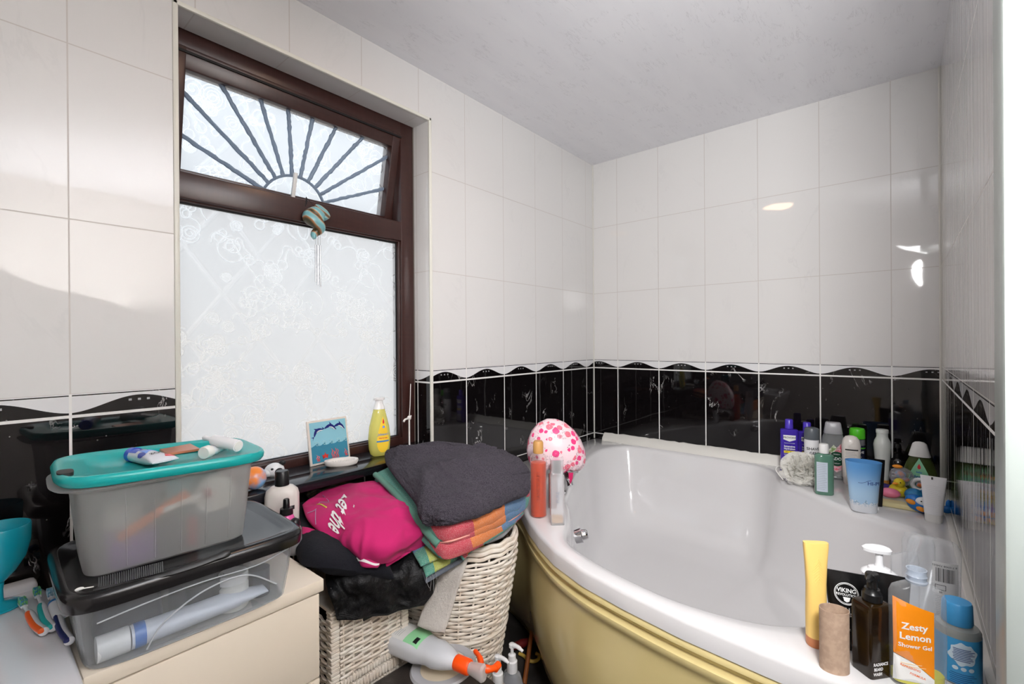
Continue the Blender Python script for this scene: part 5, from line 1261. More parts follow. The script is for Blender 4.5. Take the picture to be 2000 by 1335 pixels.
# ================================================================ cloth
from mathutils import noise as MN
def fbm(p, s=1.): return MN.fractal(Vector(p)*s, .8, 2., 4)
class Sheet:
    def __init__(s, grid, th, amp=.004, freq=14., seed=0., edge_p=14, fz=0.):
        s.g = grid; s.th = th; s.amp = amp; s.fq = freq; s.sd = seed; s.ep = edge_p; s.fz = fz
    def base(s, a, b):      # a along the columns, b down the rows, both 0..1
        R_ = len(s.g); C_ = len(s.g[0])
        def cr(P, t):
            n = len(P); x = min(max(t, 0), 1)*(n-1); i = min(int(x), n-2); f = x-i
            p0 = P[i-1] if i > 0 else P[0]*2-P[1]; p3 = P[i+2] if i+2 < n else P[n-1]*2-P[n-2]
            p1, p2 = P[i], P[i+1]
            return .5*((2*p1)+(p2-p0)*f+(2*p0-5*p1+4*p2-p3)*f*f+(3*p1-p0-3*p2+p3)*f**3)
        return cr([cr(row, a) for row in s.g], b)
    def nrm(s, a, b):
        e = .01; du = s.base(min(1, a+e), b)-s.base(max(0, a-e), b); dv = s.base(a, min(1, b+e))-s.base(a, max(0, b-e))
        n = du.cross(dv).normalized()
        if n.dot(CAM-s.base(a, b)) < 0: n = -n
        return n
    def edge(s, a, b): return max(0, (1-abs(2*a-1)**s.ep)*(1-abs(2*b-1)**s.ep))**.5
    def disp(s, p):
        q = Vector((p.x+s.sd, p.y+s.sd*2, p.z)); w = MN.noise_vector(q*5)*.06
        n = MN.noise((q+w)*s.fq); r = 1-abs(MN.noise((q+w)*s.fq*.55+Vector((5, 1, 2))))*3.2; r2 = 1-abs(MN.noise((q+w*1.5)*s.fq*1.4+Vector((1, 9, 2))))*3.5
        f = MN.noise(q*210)*s.fz if s.fz else 0
        return s.amp*(n*.6+max(-.4, r)*.9+max(-.2, r2)*.35)+f
    def top(s, a, b, off=0.):
        p = s.base(a, b); n = s.nrm(a, b); return p+n*(s.th/2*s.edge(a, b)+s.disp(p)*s.edge(a, b)+off)
    def bot(s, a, b):
        p = s.base(a, b); n = s.nrm(a, b); return p-n*(s.th/2*s.edge(a, b))+n*s.disp(p)*s.edge(a, b)*.6
    def mesh(s, nu=60, nv=50, bm=None, v0=0.):
        bm = bm or BM(); uv = bm.loops.layers.uv.verify()
        f = lambda i, n: (lambda t: .5-.5*math.copysign(abs(math.cos(PI*t))**.8, math.cos(PI*t)))(i/n)
        T = []; B = []
        for j in range(nv+1):
            rt = []; rb = []
            for i in range(nu+1):
                a, b = f(i, nu), f(j, nv); t = bm.verts.new(s.top(a, b)); rt.append(t)
                rb.append(t if i in (0, nu) or j in (0, nv) else bm.verts.new(s.bot(a, b)))
            T.append(rt); B.append(rb)
        for j in range(nv):
            for i in range(nu):
                cs = [(i, j), (i+1, j), (i+1, j+1), (i, j+1)]
                for G, rev in ((T, 0), (B, 1)):
                    q = cs[::-1] if rev else cs
                    vs = [G[y][x] for x, y in q]
                    try: fc = bm.faces.new(vs)
                    except ValueError: continue
                    for lp, (x, y) in zip(fc.loops, q): lp[uv].uv = (f(x, nu), v0+f(y, nv))
        return bm
def G3(rows): return [[at(u, v, z) for u, v, z in r] for r in rows]
def GY(rows): return [[aty(u, v, y) for u, v, y in r] for r in rows]
def cloth_mat(name, col, col2=None, rough=.9, fine=900., fs=.5, sheen=.1, fuzz=0.):
    m = bpy.data.materials.new(name); N = NT(m); b = N.bsdf
    n = N.noise(N.pos(), fine, 3, 0, .7)
    b.inputs['Roughness'].default_value = rough; b.inputs['Sheen Weight'].default_value = sheen
    b.inputs['Specular IOR Level'].default_value = .2
    N.lk(N.mix(N.step(n, .35, .65), lin(col), lin(col2 or col)), b.inputs['Base Color'])
    N.bump(N.m('ADD', n, N.m('MULTIPLY', N.noise(N.pos(), 160, 3), 1.2 if fuzz else .2)), fs, .0035 if fuzz else .0012)
    return m
def block_mat(name, cols, rows, nrow, wob=.02, fine=700):
    "woven colour blocks along the cloth's own UV"
    m = bpy.data.materials.new(name); N = NT(m); b = N.bsdf
    uv = N.new('ShaderNodeTexCoord').outputs['UV']; sp = N.new('ShaderNodeSeparateXYZ'); N.lk(uv, sp.inputs[0])
    w = N.m('MULTIPLY', N.m('SUBTRACT', N.noise(uv, 40, 2), .5), wob)
    u = N.m('ADD', sp.outputs[0], w); v = N.m('ADD', sp.outputs[1], w)
    def ramp(x, cl):
        cr = N.new('ShaderNodeValToRGB'); cr.color_ramp.interpolation = 'CONSTANT'; e = cr.color_ramp.elements
        e[0].position = 0; e[0].color = lin(cl[0][1]); e[1].position = cl[1][0]; e[1].color = lin(cl[1][1])
        for p, c in cl[2:]: k = e.new(p); k.color = lin(c)
        N.lk(x, cr.inputs[0]); return cr.outputs[0]
    sel = N.m('GREATER_THAN', N.m('FRACT', N.m('MULTIPLY', v, nrow)), .5)
    c = N.mix(sel, ramp(u, cols), ramp(u, rows))
    n = N.noise(N.pos(), fine, 3, 0, .7); c = N.mix(N.m('MULTIPLY', N.step(n, .4, .7), .35), c, (.75, .7, .68, 1))
    N.lk(c, b.inputs['Base Color']); b.inputs['Roughness'].default_value = .9; b.inputs['Sheen Weight'].default_value = .05; b.inputs['Specular IOR Level'].default_value = .2
    N.bump(n, .6, .002); return m
def local(o, t): o.parent = t; o.matrix_parent_inverse = t.matrix_basis.inverted(); return o
# ---- wicker
wick = mat('white_painted_wicker', (226, 218, 206), .5, bump=(60, .3), var=(24, (214, 200, 184)))
def weave(bm, path, z0, z1, pitch, stake, r, scale_at=None, amp=.0035, jit=.6, closed=False, rg=None):
    "rows of cane woven in and out of the stakes along a plan path"
    rg = rg or random.Random(8); L = [0.]
    for a, b in zip(path, path[1:]): L.append(L[-1]+(b-a).length)
    nr = int((z1-z0)/pitch)
    for k in range(nr):
        z = z0+(k+.5)*pitch; pts = []; ph = k % 2
        for i, p in enumerate(path):
            s_, zz = (scale_at(z) if scale_at else 1), z
            q = Vector((p.x, p.y, 0)); tg = (path[min(i+1, len(path)-1)]-path[max(i-1, 0)]).normalized(); nn = Vector((tg.y, -tg.x, 0))
            if scale_at: q = scale_at(z, p)
            w = math.sin(PI*L[i]/stake+PI*ph)
            pts.append(q+nn*w*amp+Vector((0, 0, zz+math.sin(L[i]*23+k*1.7)*.0010*jit+abs(w)*.0008)))
        tube(pts, r*(1+rg.uniform(-.12, .12)), 6, bm, cap=True, closed=False)
    return bm
HB = .59
def hamper():
    cx, cy = -1.462, -.225
    t = thing('laundry_hamper', 'tall rounded white wicker laundry hamper beside the bath panel, piled with towels', 'laundry basket', (cx, cy, 0))
    def dim(z): f = z/HB; return .150+.060*min(1, f*1.15)-.008*max(0, f-.85)*6, .215+.095*min(1, f*1.1)
    n = 140
    unit = [Vector((math.cos(a), math.sin(a), 0)) for a in (2*PI*k/n for k in range(n+1))]
    ref = [Vector((.205*u.x, .30*u.y, 0)) for u in unit]
    def sc(z, p=None):
        if p is None: return 1
        rx, ry = dim(z); return Vector((p.x/.205*rx, p.y/.30*ry*(.62 if p.y > 0 else 1), 0))
    bm = weave(BM(), ref, .02, HB-.03, .0118, .040, .0050, sc); new_obj('weave', bm, wick, t)
    bm = BM(); circ = 0; L = [0.]
    for a, b in zip(ref, ref[1:]): L.append(L[-1]+(b-a).length)
    ns = int(L[-1]/.040)
    for k in range(ns):
        s_ = (k+.5)*L[-1]/ns; i = min(range(len(L)), key=lambda q: abs(L[q]-s_)); p = ref[i]
        tube([sc(z, p)+Vector((0, 0, z)) for z in (.005, .15, .3, .45, HB-.01)], .0034, 6, bm)
    new_obj('stakes', bm, wick, t)
    bm = BM()
    for dz, rr, off in ((-.028, .0062, 0), (-.012, .0068, .003), (.0, .0068, -.003)):
        rx, ry = dim(HB+dz-.002); tube([((rx+off)*u.x, (ry+off)*u.y*(.62 if u.y > 0 else 1), HB+dz+.0025*math.sin(k*.9)) for k, u in enumerate(unit[:-1])], rr, 8, bm, closed=True)
    for dz in (.006, .02): rx, ry = dim(.01); tube([(rx*u.x, ry*u.y*(.62 if u.y > 0 else 1), dz) for u in unit[:-1]], .006, 8, bm, closed=True)
    rx, ry = dim(.30); tube([((rx+.003)*u.x, (ry+.003)*u.y*(.62 if u.y > 0 else 1), .30) for u in unit[:-1]], .0062, 8, bm, closed=True)
    new_obj('rim', bm, wick, t)
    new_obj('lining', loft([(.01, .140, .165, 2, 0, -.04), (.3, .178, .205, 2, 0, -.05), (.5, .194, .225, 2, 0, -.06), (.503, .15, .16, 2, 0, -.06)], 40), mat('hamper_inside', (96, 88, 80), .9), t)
hamper()
def wicker_unit():
    X0, X1, Y0, Y1, H = -1.928, -1.690, -.365, -.10, .528
    t = thing('wicker_drawers', 'low white wicker drawer unit between the cream drawers and the rounded hamper', 'drawers', (X1, Y0, 0))
    g = lambda bm: (bmesh.ops.translate(bm, verts=bm.verts, vec=(-X1, -Y0, 0)), bm)[1]
    # frame wrapped in split cane: stacked slightly offset rings
    def post(bm, x, y, z0, z1, w=.024):
        n = int((z1-z0)/.0095)
        for k in range(n):
            z = z0+k*.0095; j = .0006*((k % 2)*2-1); box(bm, x+j, x+w+j, y-.0008*(k % 2), y+w, z+.0004, z+.0091, .0018, 1)
    bm = BM()
    for x in (X0, X1-.024):
        for y in (Y0, Y1-.024): post(bm, x, y, .0, H)
    def rail(bm, x0, x1, y, z, w=.024, h=.026):
        n = int((x1-x0)/.0095)
        for k in range(n):
            x = x0+k*.0095; box(bm, x+.0004, x+.0091, y-.0008*(k % 2), y+w, z, z+h, .0018, 1)
    for z in (.01, .288, H-.026): rail(bm, X0+.024, X1-.024, Y0, z); rail(bm, X0+.024, X1-.024, Y1-.024, z)
    new_obj('frame', g(bm), wick, t)
    def drawer(z0, z1):
        xa, xb = X0+.027, X1-.027; y = Y0+.006
        bm = BM(); path = [Vector((xa+(xb-xa)*i/40, y, 0)) for i in range(41)]
        weave(bm, path, z0+.02, z1-.02, .0105, .030, .0040, None, .003)
        for k in range(7): x = xa+.01+(xb-xa-.02)*k/6; tube([(x, y, z0+.004), (x, y, z1-.004)], .0030, 6, bm)
        for z in (z0+.010, z1-.010):
            n = int((xb-xa)/.0085)
            for k in range(n): x = xa+k*.0085; box(bm, x+.0003, x+.0082, y-.005, y+.006, z-.009, z+.009, .0016, 1)
        box(bm, xa, xb, y+.012, y+.016, z0, z1)
        bx = new_obj('drawer', g(bm), wick, t)
        hb = box(BM(), (xa+xb)/2-.028, (xa+xb)/2+.028, y-.0075, y-.002, z1-.038, z1-.016, .002); new_obj('handle_slot', g(hb), mat('slot_dark'), bx)
    drawer(.318, .500); drawer(.040, .284)
    bm = BM()
    for x in (X0+.003, X1-.009):
        path = [Vector((x+.003, Y0+.026+(Y1-Y0-.052)*i/30, 0)) for i in range(31)]; weave(bm, path, .03, H-.03, .0105, .030, .0040, None, .003)
    new_obj('side_weave', g(bm), wick, t)
    new_obj('top_board', g(box(BM(), X0+.005, X1-.005, Y0+.004, Y1-.002, H-.012, H-.004)), wick, t)
wicker_unit()
# ---- the pile, from the bottom up
def cloth_thing(name, label, cat, sheets, loc):
    t = thing(name, label, cat, loc)
    for nm, s, m, nu, nv in sheets: local(new_obj(nm, s.mesh(nu, nv), m, None, ang=80), t)
    return t
def pile():
    # white towel hanging between the baskets
    s = Sheet([[at(u, v, z) for u, v, z in r] for r in (
        ((868, 1085, .57), (890, 1085, .57), (915, 1090, .57)), ((862, 1112, .545), (880, 1115, .545), (905, 1120, .545)), ((846, 1150, .495), (868, 1152, .495), (893, 1156, .495)),
        ((826, 1190, .44), (852, 1195, .44), (880, 1200, .44)), ((815, 1222, .405), (842, 1232, .405), (868, 1235, .405)))], .012, .003, 18, 3, 14, .001)
    cloth_thing('hand_towel', 'white towel hanging down between the wicker drawers and the hamper', 'towel', [('cloth', s, cloth_mat('white_terry', (226, 220, 212), (206, 198, 190), fs=.8, fuzz=1), 26, 50)], at(868, 1222, .40))
    # dark fleece
    s = Sheet(G3((((562, 985, .665), (610, 985, .675), (680, 1000, .675), (760, 1010, .66)), ((570, 1025, .672), (620, 1040, .68), (690, 1050, .67), (765, 1060, .64)),
                  ((578, 1068, .665), (625, 1085, .672), (695, 1095, .645), (760, 1105, .61)), ((590, 1100, .65), (636, 1118, .645), (700, 1125, .615), (770, 1130, .59)))), .040, .007, 12, 7, 8, .0012)
    cloth_thing('fleece_garment', 'folded dark navy fleece garment under the pink shirt', 'clothing', [('cloth', s, cloth_mat('navy_fleece', (26, 27, 36), (14, 15, 22), fs=.8, fuzz=1, sheen=.03), 56, 40)], at(640, 1118, .62))
    # black jacket
    jm = mat('black_nylon', (15, 15, 17), .52, bump=(55, .8, .006), spec=.35)
    s = Sheet([[at(u, v, z) for u, v, z in ((636, 1098, .615), (700, 1105, .615), (770, 1085, .61), (845, 1085, .60))],
               [at(u, v, z) for u, v, z in ((636, 1132, .60), (702, 1138, .60), (775, 1118, .59), (850, 1115, .58))],
               [aty(642, 1160, -.395), aty(706, 1165, -.40), aty(777, 1152, -.43), aty(850, 1140, -.485)],
               [aty(652, 1185, -.390), aty(710, 1188, -.395), aty(777, 1172, -.42), aty(846, 1158, -.478)],
               [aty(658, 1211, -.384), aty(718, 1200, -.388), aty(778, 1188, -.41), aty(828, 1182, -.465)]], .012, .014, 17, 1, 8)
    t = cloth_thing('jacket', 'black nylon jacket hanging over the front of the wicker drawers', 'clothing', [('cloth', s, jm, 80, 60)], aty(720, 1200, -.385))
    for b0 in (.86, .90):
        bm = tube([s.top(a/30, b0-.0*a, .0006) for a in range(1, 30)], .0008, 5); local(new_obj('seam', bm, mat('seam_black', (8, 8, 9), .6)), t)
    bm = tube([s.top(.10, b/20, .0006) for b in range(5, 20)], .0010, 5); local(new_obj('seam', bm, mat('seam_black')), t)
    # small blue-green towel, two folds
    bt = block_mat('striped_bath_towel', [(0, (52, 100, 140)), (.42, (22, 44, 82)), (.75, (18, 34, 68))], [(0, (50, 132, 112)), (.22, (160, 168, 70)), (.62, (38, 120, 100)), (.8, (24, 60, 80))], 1.)
    gr = cloth_mat('grey_towel_edge', (110, 116, 126), (80, 86, 96), fs=.8)
    s1 = Sheet(G3((((800, 1062, .632), (850, 1040, .640), (905, 1040, .640)), ((808, 1082, .622), (855, 1062, .632), (908, 1055, .632)), ((822, 1106, .606), (862, 1088, .618), (912, 1072, .622)))), .018, .002, 16, 3, 8)
    s2 = Sheet(G3((((808, 1072, .612), (855, 1058, .616), (905, 1050, .616)), ((822, 1100, .600), (865, 1085, .604), (912, 1070, .604)), ((832, 1127, .586), (870, 1105, .592), (905, 1085, .594)))), .016, .002, 16, 5, 8)
    t = cloth_thing('small_towel', 'small blue, green and yellow striped towel under the bright folded beach towel', 'towel', [('fold', s1, bt, 36, 26), ('fold', s2, bt, 36, 26)], at(860, 1110, .58))
    s3 = Sheet([[p-Vector((0, 0, .016)) for p in r] for r in s2.g], .010, .002, 16, 6, 8); local(new_obj('lower_edge', s3.mesh(30, 20), gr, None, ang=80), t)
    bm = BM(); rg = random.Random(1)
    for k in range(4): 
        p = s2.base(.02+.07*k, .99); tube(cr_spline([p, p+Vector((rg.uniform(-.004, .004), -.004, -.012)), p+Vector((rg.uniform(-.006, .006), -.006, -.030-.008*k))], 4), .0005, 4, bm)
    local(new_obj('loose_threads', bm, mat('thread_grey', (150, 150, 150), .8)), t)
    # pink shirt
    pk = cloth_mat('pink_jersey', (190, 38, 104), (180, 32, 96), .85, 1200, .15, .05)
    body = Sheet(G3((((590, 986, .72), (636, 956, .73), (690, 945, .735), (738, 939, .745), (790, 958, .742)), ((600, 1014, .712), (650, 993, .728), (705, 984, .736), (762, 985, .738), (816, 992, .722)),
                     ((622, 1038, .70), (670, 1030, .714), (725, 1024, .722), (782, 1020, .716), (832, 1020, .698)), ((652, 1060, .682), (700, 1062, .692), (745, 1064, .694), (792, 1052, .688), (840, 1036, .672)),
                     ((680, 1072, .655), (715, 1086, .655), (748, 1094, .645), (785, 1078, .640), (826, 1056, .625)))), .008, .0135, 10, 17, 16)
    sl = Sheet(G3((((652, 1050, .678), (700, 1066, .682), (748, 1082, .668)), ((672, 1074, .660), (706, 1086, .664), (746, 1096, .650)), ((690, 1098, .640), (716, 1108, .640), (738, 1108, .636)))), .014, .003, 20, 2, 6)
    h1 = Sheet(G3((((590, 1028, .700), (628, 1040, .698), (668, 1062, .682)), ((590, 1050, .690), (628, 1058, .688), (668, 1074, .668)))), .008, .003, 20, 3, 10)
    h2 = Sheet(G3((((738, 1084, .646), (788, 1072, .642), (828, 1044, .648)), ((750, 1110, .622), (796, 1082, .628), (834, 1054, .630)))), .006, .003, 20, 4, 10)
    t = cloth_thing('pink_shirt', 'crumpled bright pink shirt with white lettering on top of the black clothes', 'clothing', [('body', body, pk, 110, 90), ('sleeve', sl, pk, 36, 30), ('hem', h1, pk, 30, 16), ('hem', h2, pk, 36, 16)], at(740, 1090, .63))
    ww = mat('shirt_white', (236, 232, 232), .6)
    bm = BM()
    for i in range(24):
        pass
    cw = [sl.top(.04+.92*i/24, .60+.06*math.sin(i*.4), .0015) for i in range(25)]; cw2 = [sl.top(.04+.92*i/24, .74+.06*math.sin(i*.4), .0015) for i in range(25)]
    va = [bm.verts.new(p) for p in cw]; vb = [bm.verts.new(p) for p in cw2]
    for i in range(24): bm.faces.new((va[i], va[i+1], vb[i+1], vb[i]))
    local(new_obj('white_band', bm, ww), t)
    # hand lettering, upside down to the camera as it lies
    f = lambda x, z: body.top(min(.99, max(.01, x)), min(.99, max(.01, z)), .0032)
    bm = BM(); v, fc = text_verts('Let the', 1., .02, .3); vs = [bm.verts.new(f(.285-.098*x*.95+.085*y, .375+.135*x*.95+.235*y)) for x, y in v]
    for p in fc:
        try: bm.faces.new([vs[i] for i in p])
        except ValueError: pass
    local(print_obj(bm, ww, None, 'lettering'), t)
    bm = BM(); gy = mat('print_grey_line', (170, 150, 180), .6)
    for pts in (((.02, .20), (.10, .22), (.16, .12), (.24, .16), (.21, .04)), ((.10, .22), (.06, .34), (.03, .42))):
        tube(cr_spline([body.top(a, b, .0008) for a, b in pts], 6), .0009, 5, bm)
    local(new_obj('line_drawing', bm, gy), t)
    bm = tube([body.top(.13+.008*i, .14+.016*i, .001) for i in range(9)], .0020, 6); local(new_obj('yellow_stroke', bm, mat('print_lime', (205, 200, 70), .6)), t)
    # bright beach towel, folded in layers
    gt = [((733, 924, .770), (800, 898, .775), (900, 888, .775), (1000, 898, .765), (1030, 912, .755)), ((760, 948, .756), (830, 930, .77), (920, 925, .77), (1000, 930, .755), (1031, 934, .742)),
          ((795, 985, .735), (850, 980, .748), (930, 970, .748), (1000, 955, .728), (1031, 948, .722)), ((828, 1026, .700), (875, 1024, .715), (940, 1008, .715), (1000, 982, .700), (1029, 964, .692)),
          ((858, 1058, .668), (885, 1054, .676), (945, 1030, .676), (1000, 1000, .668), (1026, 978, .664))]
    top = G3(gt)
    bm_ = block_mat('bright_beach_towel', [(0, (60, 140, 124)), (.10, (186, 44, 66)), (.42, (214, 116, 36)), (.66, (70, 118, 160)), (.9, (60, 140, 124))], [(0, (60, 140, 124)), (.13, (190, 60, 70)), (.5, (60, 140, 124)), (.8, (180, 40, 70))], 1.6)
    L1 = Sheet(top, .018, .003, 12, 2, 12)
    L2 = Sheet([[p+Vector((.004*i, .006, -.022)) for i, p in enumerate(r)] for r in top], .016, .002, 12, 4, 12)
    L3 = Sheet([[p+Vector((-.002*i, .010 if j < 4 else .002, -.043-(.006 if j == 4 and i in (1, 2) else 0))) for i, p in enumerate(r)] for j, r in enumerate(top)], .014, .003, 14, 6, 12)
    t = cloth_thing('beach_towel', 'folded bright towel of red, orange, blue and teal blocks under the grey towel', 'towel', [('fold', L1, bm_, 80, 60), ('fold', L2, bm_, 70, 50), ('fold', L3, bm_, 70, 50)], at(900, 1040, .61))
    # hanging corner of the lowest fold
    Cn = Sheet(G3((((878, 1062, .628), (900, 1055, .628), (925, 1045, .628)), ((892, 1078, .612), (906, 1070, .612), (928, 1058, .612)), ((905, 1094, .597), (914, 1084, .597), (930, 1070, .597)))), .006, .001, 20, 3, 8)
    local(new_obj('hanging_corner', Cn.mesh(24, 20), bm_, None, ang=80), t)
    # rolled piping along the left edge
    edge = [L1.base(.0, b/24)+Vector((-.002, -.003, -.003)) for b in range(0, 25)]
    m2 = block_mat('teal_towel_edge', [(0, (96, 186, 168)), (.5, (96, 186, 168)), (.9, (96, 186, 168))], [(0, (100, 180, 165)), (.5, (96, 186, 168)), (.9, (96, 186, 168))], 1.)
    te = cloth_mat('teal_terry', (74, 146, 128), (110, 140, 124), fs=.8)
    local(new_obj('rolled_edge', tube(edge, [.009+.005*(i/24) for i in range(25)], 12), te), t)
    e2 = [L1.base(a/24, 1.)+Vector((-.002, -.006, .002)) for a in range(0, 24)]
    local(new_obj('hem_edge', tube(e2, .0030, 8), mat('hem_pink', (222, 150, 140), .8)), t)
    e3 = [L2.base(a/24, 1.)+Vector((-.002, -.006, .002)) for a in range(0, 24)]; local(new_obj('hem_edge', tube(e3, .0028, 8), mat('hem_pink')), t)
    # pale coral corner standing up by the orange bottle
    # grey towel
    gg = [((752, 892, .800), (795, 876, .832), (850, 864, .852), (905, 870, .848), (940, 886, .828)), ((753, 905, .803), (815, 900, .820), (880, 893, .818), (955, 899, .800), (1008, 911, .780)),
          ((765, 925, .795), (830, 925, .802), (895, 920, .808), (970, 922, .792), (1029, 920, .772)), ((790, 958, .772), (848, 960, .780), (910, 952, .784), (975, 942, .772), (1031, 930, .758)),
          ((822, 998, .742), (866, 1004, .752), (925, 990, .752), (985, 968, .742), (1030, 950, .735)), ((848, 1024, .715), (880, 1028, .722), (935, 1008, .722), (990, 984, .716), (1027, 966, .710))]
    gT = G3(gg); gT = [[p+Vector((0, 0, .004)) for p in r] for r in gT]
    S = Sheet(gT, .044, .0185, 9, 8, 9, .0045)
    cloth_thing('bath_towel', 'thick dark grey towel folded on top of the laundry pile', 'towel', [('cloth', S, cloth_mat('grey_terry', (80, 74, 83), (44, 41, 49), fs=1., fine=420., fuzz=1, sheen=.03), 150, 120)], at(900, 990, .70))
pile()
def hamper_contents():
    p = at(985, 1040, .600)
    s = Sheet(G3((((935, 1045, .585), (975, 1030, .60), (1010, 1000, .60)), ((950, 1062, .582), (985, 1045, .59), (1012, 1015, .595)))), .02, .004, 20, 3, 4)
    cloth_thing('white_cloth', 'crumpled white cloth showing at the mouth of the hamper under the beach towel', 'cloth', [('cloth', s, cloth_mat('white_cotton', (220, 222, 226), (205, 206, 210)), 24, 16)], p)
    p = at(928, 1062, .588); t = thing('gold_box', 'small gold box showing at the mouth of the hamper', 'box', p, -.5)
    new_obj('carton', box(BM(), -.028, .028, -.004, .03, -.012, .010, .001), mat('gold_card', (196, 152, 70), .4, metal=.3), t)
hamper_contents()
# ================================================================ scales, sprays and things on the floor
def scales():
    zt = .30; c = Vector((-1.742, -.522, zt)); yaw = math.radians(-3)
    t = thing('bathroom_scales', 'black bathroom scales with a round dial in front of the wicker drawers', 'scales', (c.x, c.y, zt-.035), yaw)
    S = .138
    new_obj('chrome_edge', loft([(.004, S, S, 7), (.010, S+.004, S+.004, 7), (.022, S+.004, S+.004, 7), (.026, S+.001, S+.001, 7)], 80), mat('dull_grey_trim', (176, 174, 168), .35, metal=.5), t)
    new_obj('mat_top', loft([(.0265, S-.002, S-.002, 7), (.033, S-.004, S-.004, 7), (.035, S-.010, S-.010, 7)], 80), mat('black_vinyl', (36, 35, 35), .45, bump=(200, .4), var=(16, (52, 46, 42))), t)
    d = at(866, 1300, zt)-Vector((c.x, c.y, zt)); d = Matrix.Rotation(-yaw, 3, 'Z') @ d
    bm = BM(); ring_frame(bm, [(.034, .096, .084, 2), (.041, .091, .080, 2)], [(.034, .064, .054, 2), (.039, .068, .058, 2)], 56); bmesh.ops.translate(bm, verts=bm.verts, vec=(d.x, d.y, 0)); new_obj('dial_ring', bm, mat('dial_silver', (176, 176, 180), .35), t)
    bm = loft([(.0345, .068, .058, 2), (.0365, .067, .057, 2)], 48); bmesh.ops.translate(bm, verts=bm.verts, vec=(d.x, d.y, 0)); new_obj('dial_face', bm, mat('dial_cream', (222, 208, 184), .4), t)
    bm = loft([(.0366, .016, .014, 2), (.039, .015, .013, 2)], 32); bmesh.ops.translate(bm, verts=bm.verts, vec=(d.x-.002, d.y+.012, 0)); new_obj('dial_hub', bm, mat('hub_grey', (182, 180, 178), .4), t)
    # low box carrying the scales
    t = thing('storage_crate', 'low white crate under the bathroom scales', 'crate', (c.x, c.y, 0), yaw)
    new_obj('walls', loft([(0, .11, .11, 8), (.264, .122, .122, 8)], 64), mat('crate_white', (215, 212, 205), .5), t)
scales()
def bleach():
    a = at(775, 1243, .352); b = at(893, 1293, .352); d = (b-a)
    # bottle axis: local +z -> d
    t = thing('spray_bottle', 'white spray bottle with an orange trigger lying on the bathroom scales', 'spray bottle', a)
    q = d.normalized(); zax = q; up = Vector((0, 0, 1)); xax = up.cross(zax).normalized(); yax = zax.cross(xax)
    R_ = Matrix((xax, yax, zax)).transposed(); t.rotation_euler = R_.to_euler()   # +x = left of travel, +y up
    L = d.length
    s = [(-.030, .030, .020, 3), (-.022, .043, .029, 3.2), (0, .046, .031, 3.2), (L*.42, .046, .031, 3), (L*.52, .040, .029, 2.6), (L*.60, .037, .028, 2.5), (L*.70, .040, .029, 2.4), (L*.82, .034, .027, 2.2), (L*.95, .022, .020, 2), (L*1.0, .0155, .0155, 2)]
    new_obj('body', loft(s, 48), mat('milky_plastic', (222, 224, 228), .28, sss=.25, clear=.05), t)
    up_ = lambda x, z, off: Vector((x, -front(s, x, z, off).y, z))
    def lay(bm):
        for v in bm.verts: v.co.y = -v.co.y
        return bm
    new_obj('white_label', lay(patch(s, -.036, .036, -.012, L*.26, .0006)), white_lbl, t); new_obj('green_label', lay(patch(s, -.036, .036, L*.26, L*.50, .0007)), mat('label_green', (150, 214, 160), .4), t)
    new_obj('black_mark', lay(patch(s, -.030, -.010, L*.40, L*.46, .0012, 4, 3)), ink, t)
    red = mat('print_red')
    bm = BM(); hz = [(-.004, 0), (.008, .012), (.020, 0), (.008, -.012)]
    hz = [(x+.006, z+L*.06) for x, z in hz]
    for (x0, z0), (x1, z1) in zip(hz, hz[1:]+hz[:1]): tube([up_(x0, z0, .0012), up_(x1, z1, .0012)], .0007, 5, bm)
    new_obj('hazard_diamond', bm, red, t); bm = blob(s, ell(.014, L*.06, .003, .005, 12), .0012, 2); new_obj('hazard_mark', lay(bm), ink, t)
    print_obj(lay(lines_block(s, -.030, .0, [L*(-.02+.03*i) for i in range(7)], .0008, .0011)), mat('ink_grey'), t)
    og = mat('trigger_orange', (255, 84, 14), .35)
    new_obj('collar', loft(rnd([(L*.985, .0185), (L*1.0, .0195), (L*1.17, .0195), (L*1.19, .017)]), 28), og, t)
    bm = BM(); zc = L*1.19
    loft([(zc, .012, .014, 2.4), (zc+.02, .013, .018, 2.6), (zc+.040, .014, .022, 3), (zc+.046, .010, .018, 3)], 28, bm=bm)
    new_obj('spray_head', bm, mat('head_translucent', (214, 210, 208), .3, clear=.3), t)
    new_obj('trigger', tube(cr_spline([(0, 0, zc+.028), (.022, .004, zc+.020), (.040, .006, zc+.002), (.054, .006, zc-.022)], 5), [.011]*5+[.008]*5+[.0065]*5+[.005], 12), og, t)
    new_obj('trigger_guard', tube(cr_spline([(0, .004, zc+.004), (.006, .006, zc+.03), (.018, .004, zc+.052), (.040, 0, zc+.060)], 5), [.010]*10+[.008]*6, 10), og, t)
    new_obj('nozzle', loft(rnd([(0, .010), (.018, .009)]), 20, mtx=Matrix.Translation((.030, 0, zc+.058)) @ Matrix.Rotation(PI/2, 4, 'Y')), og, t)
bleach()
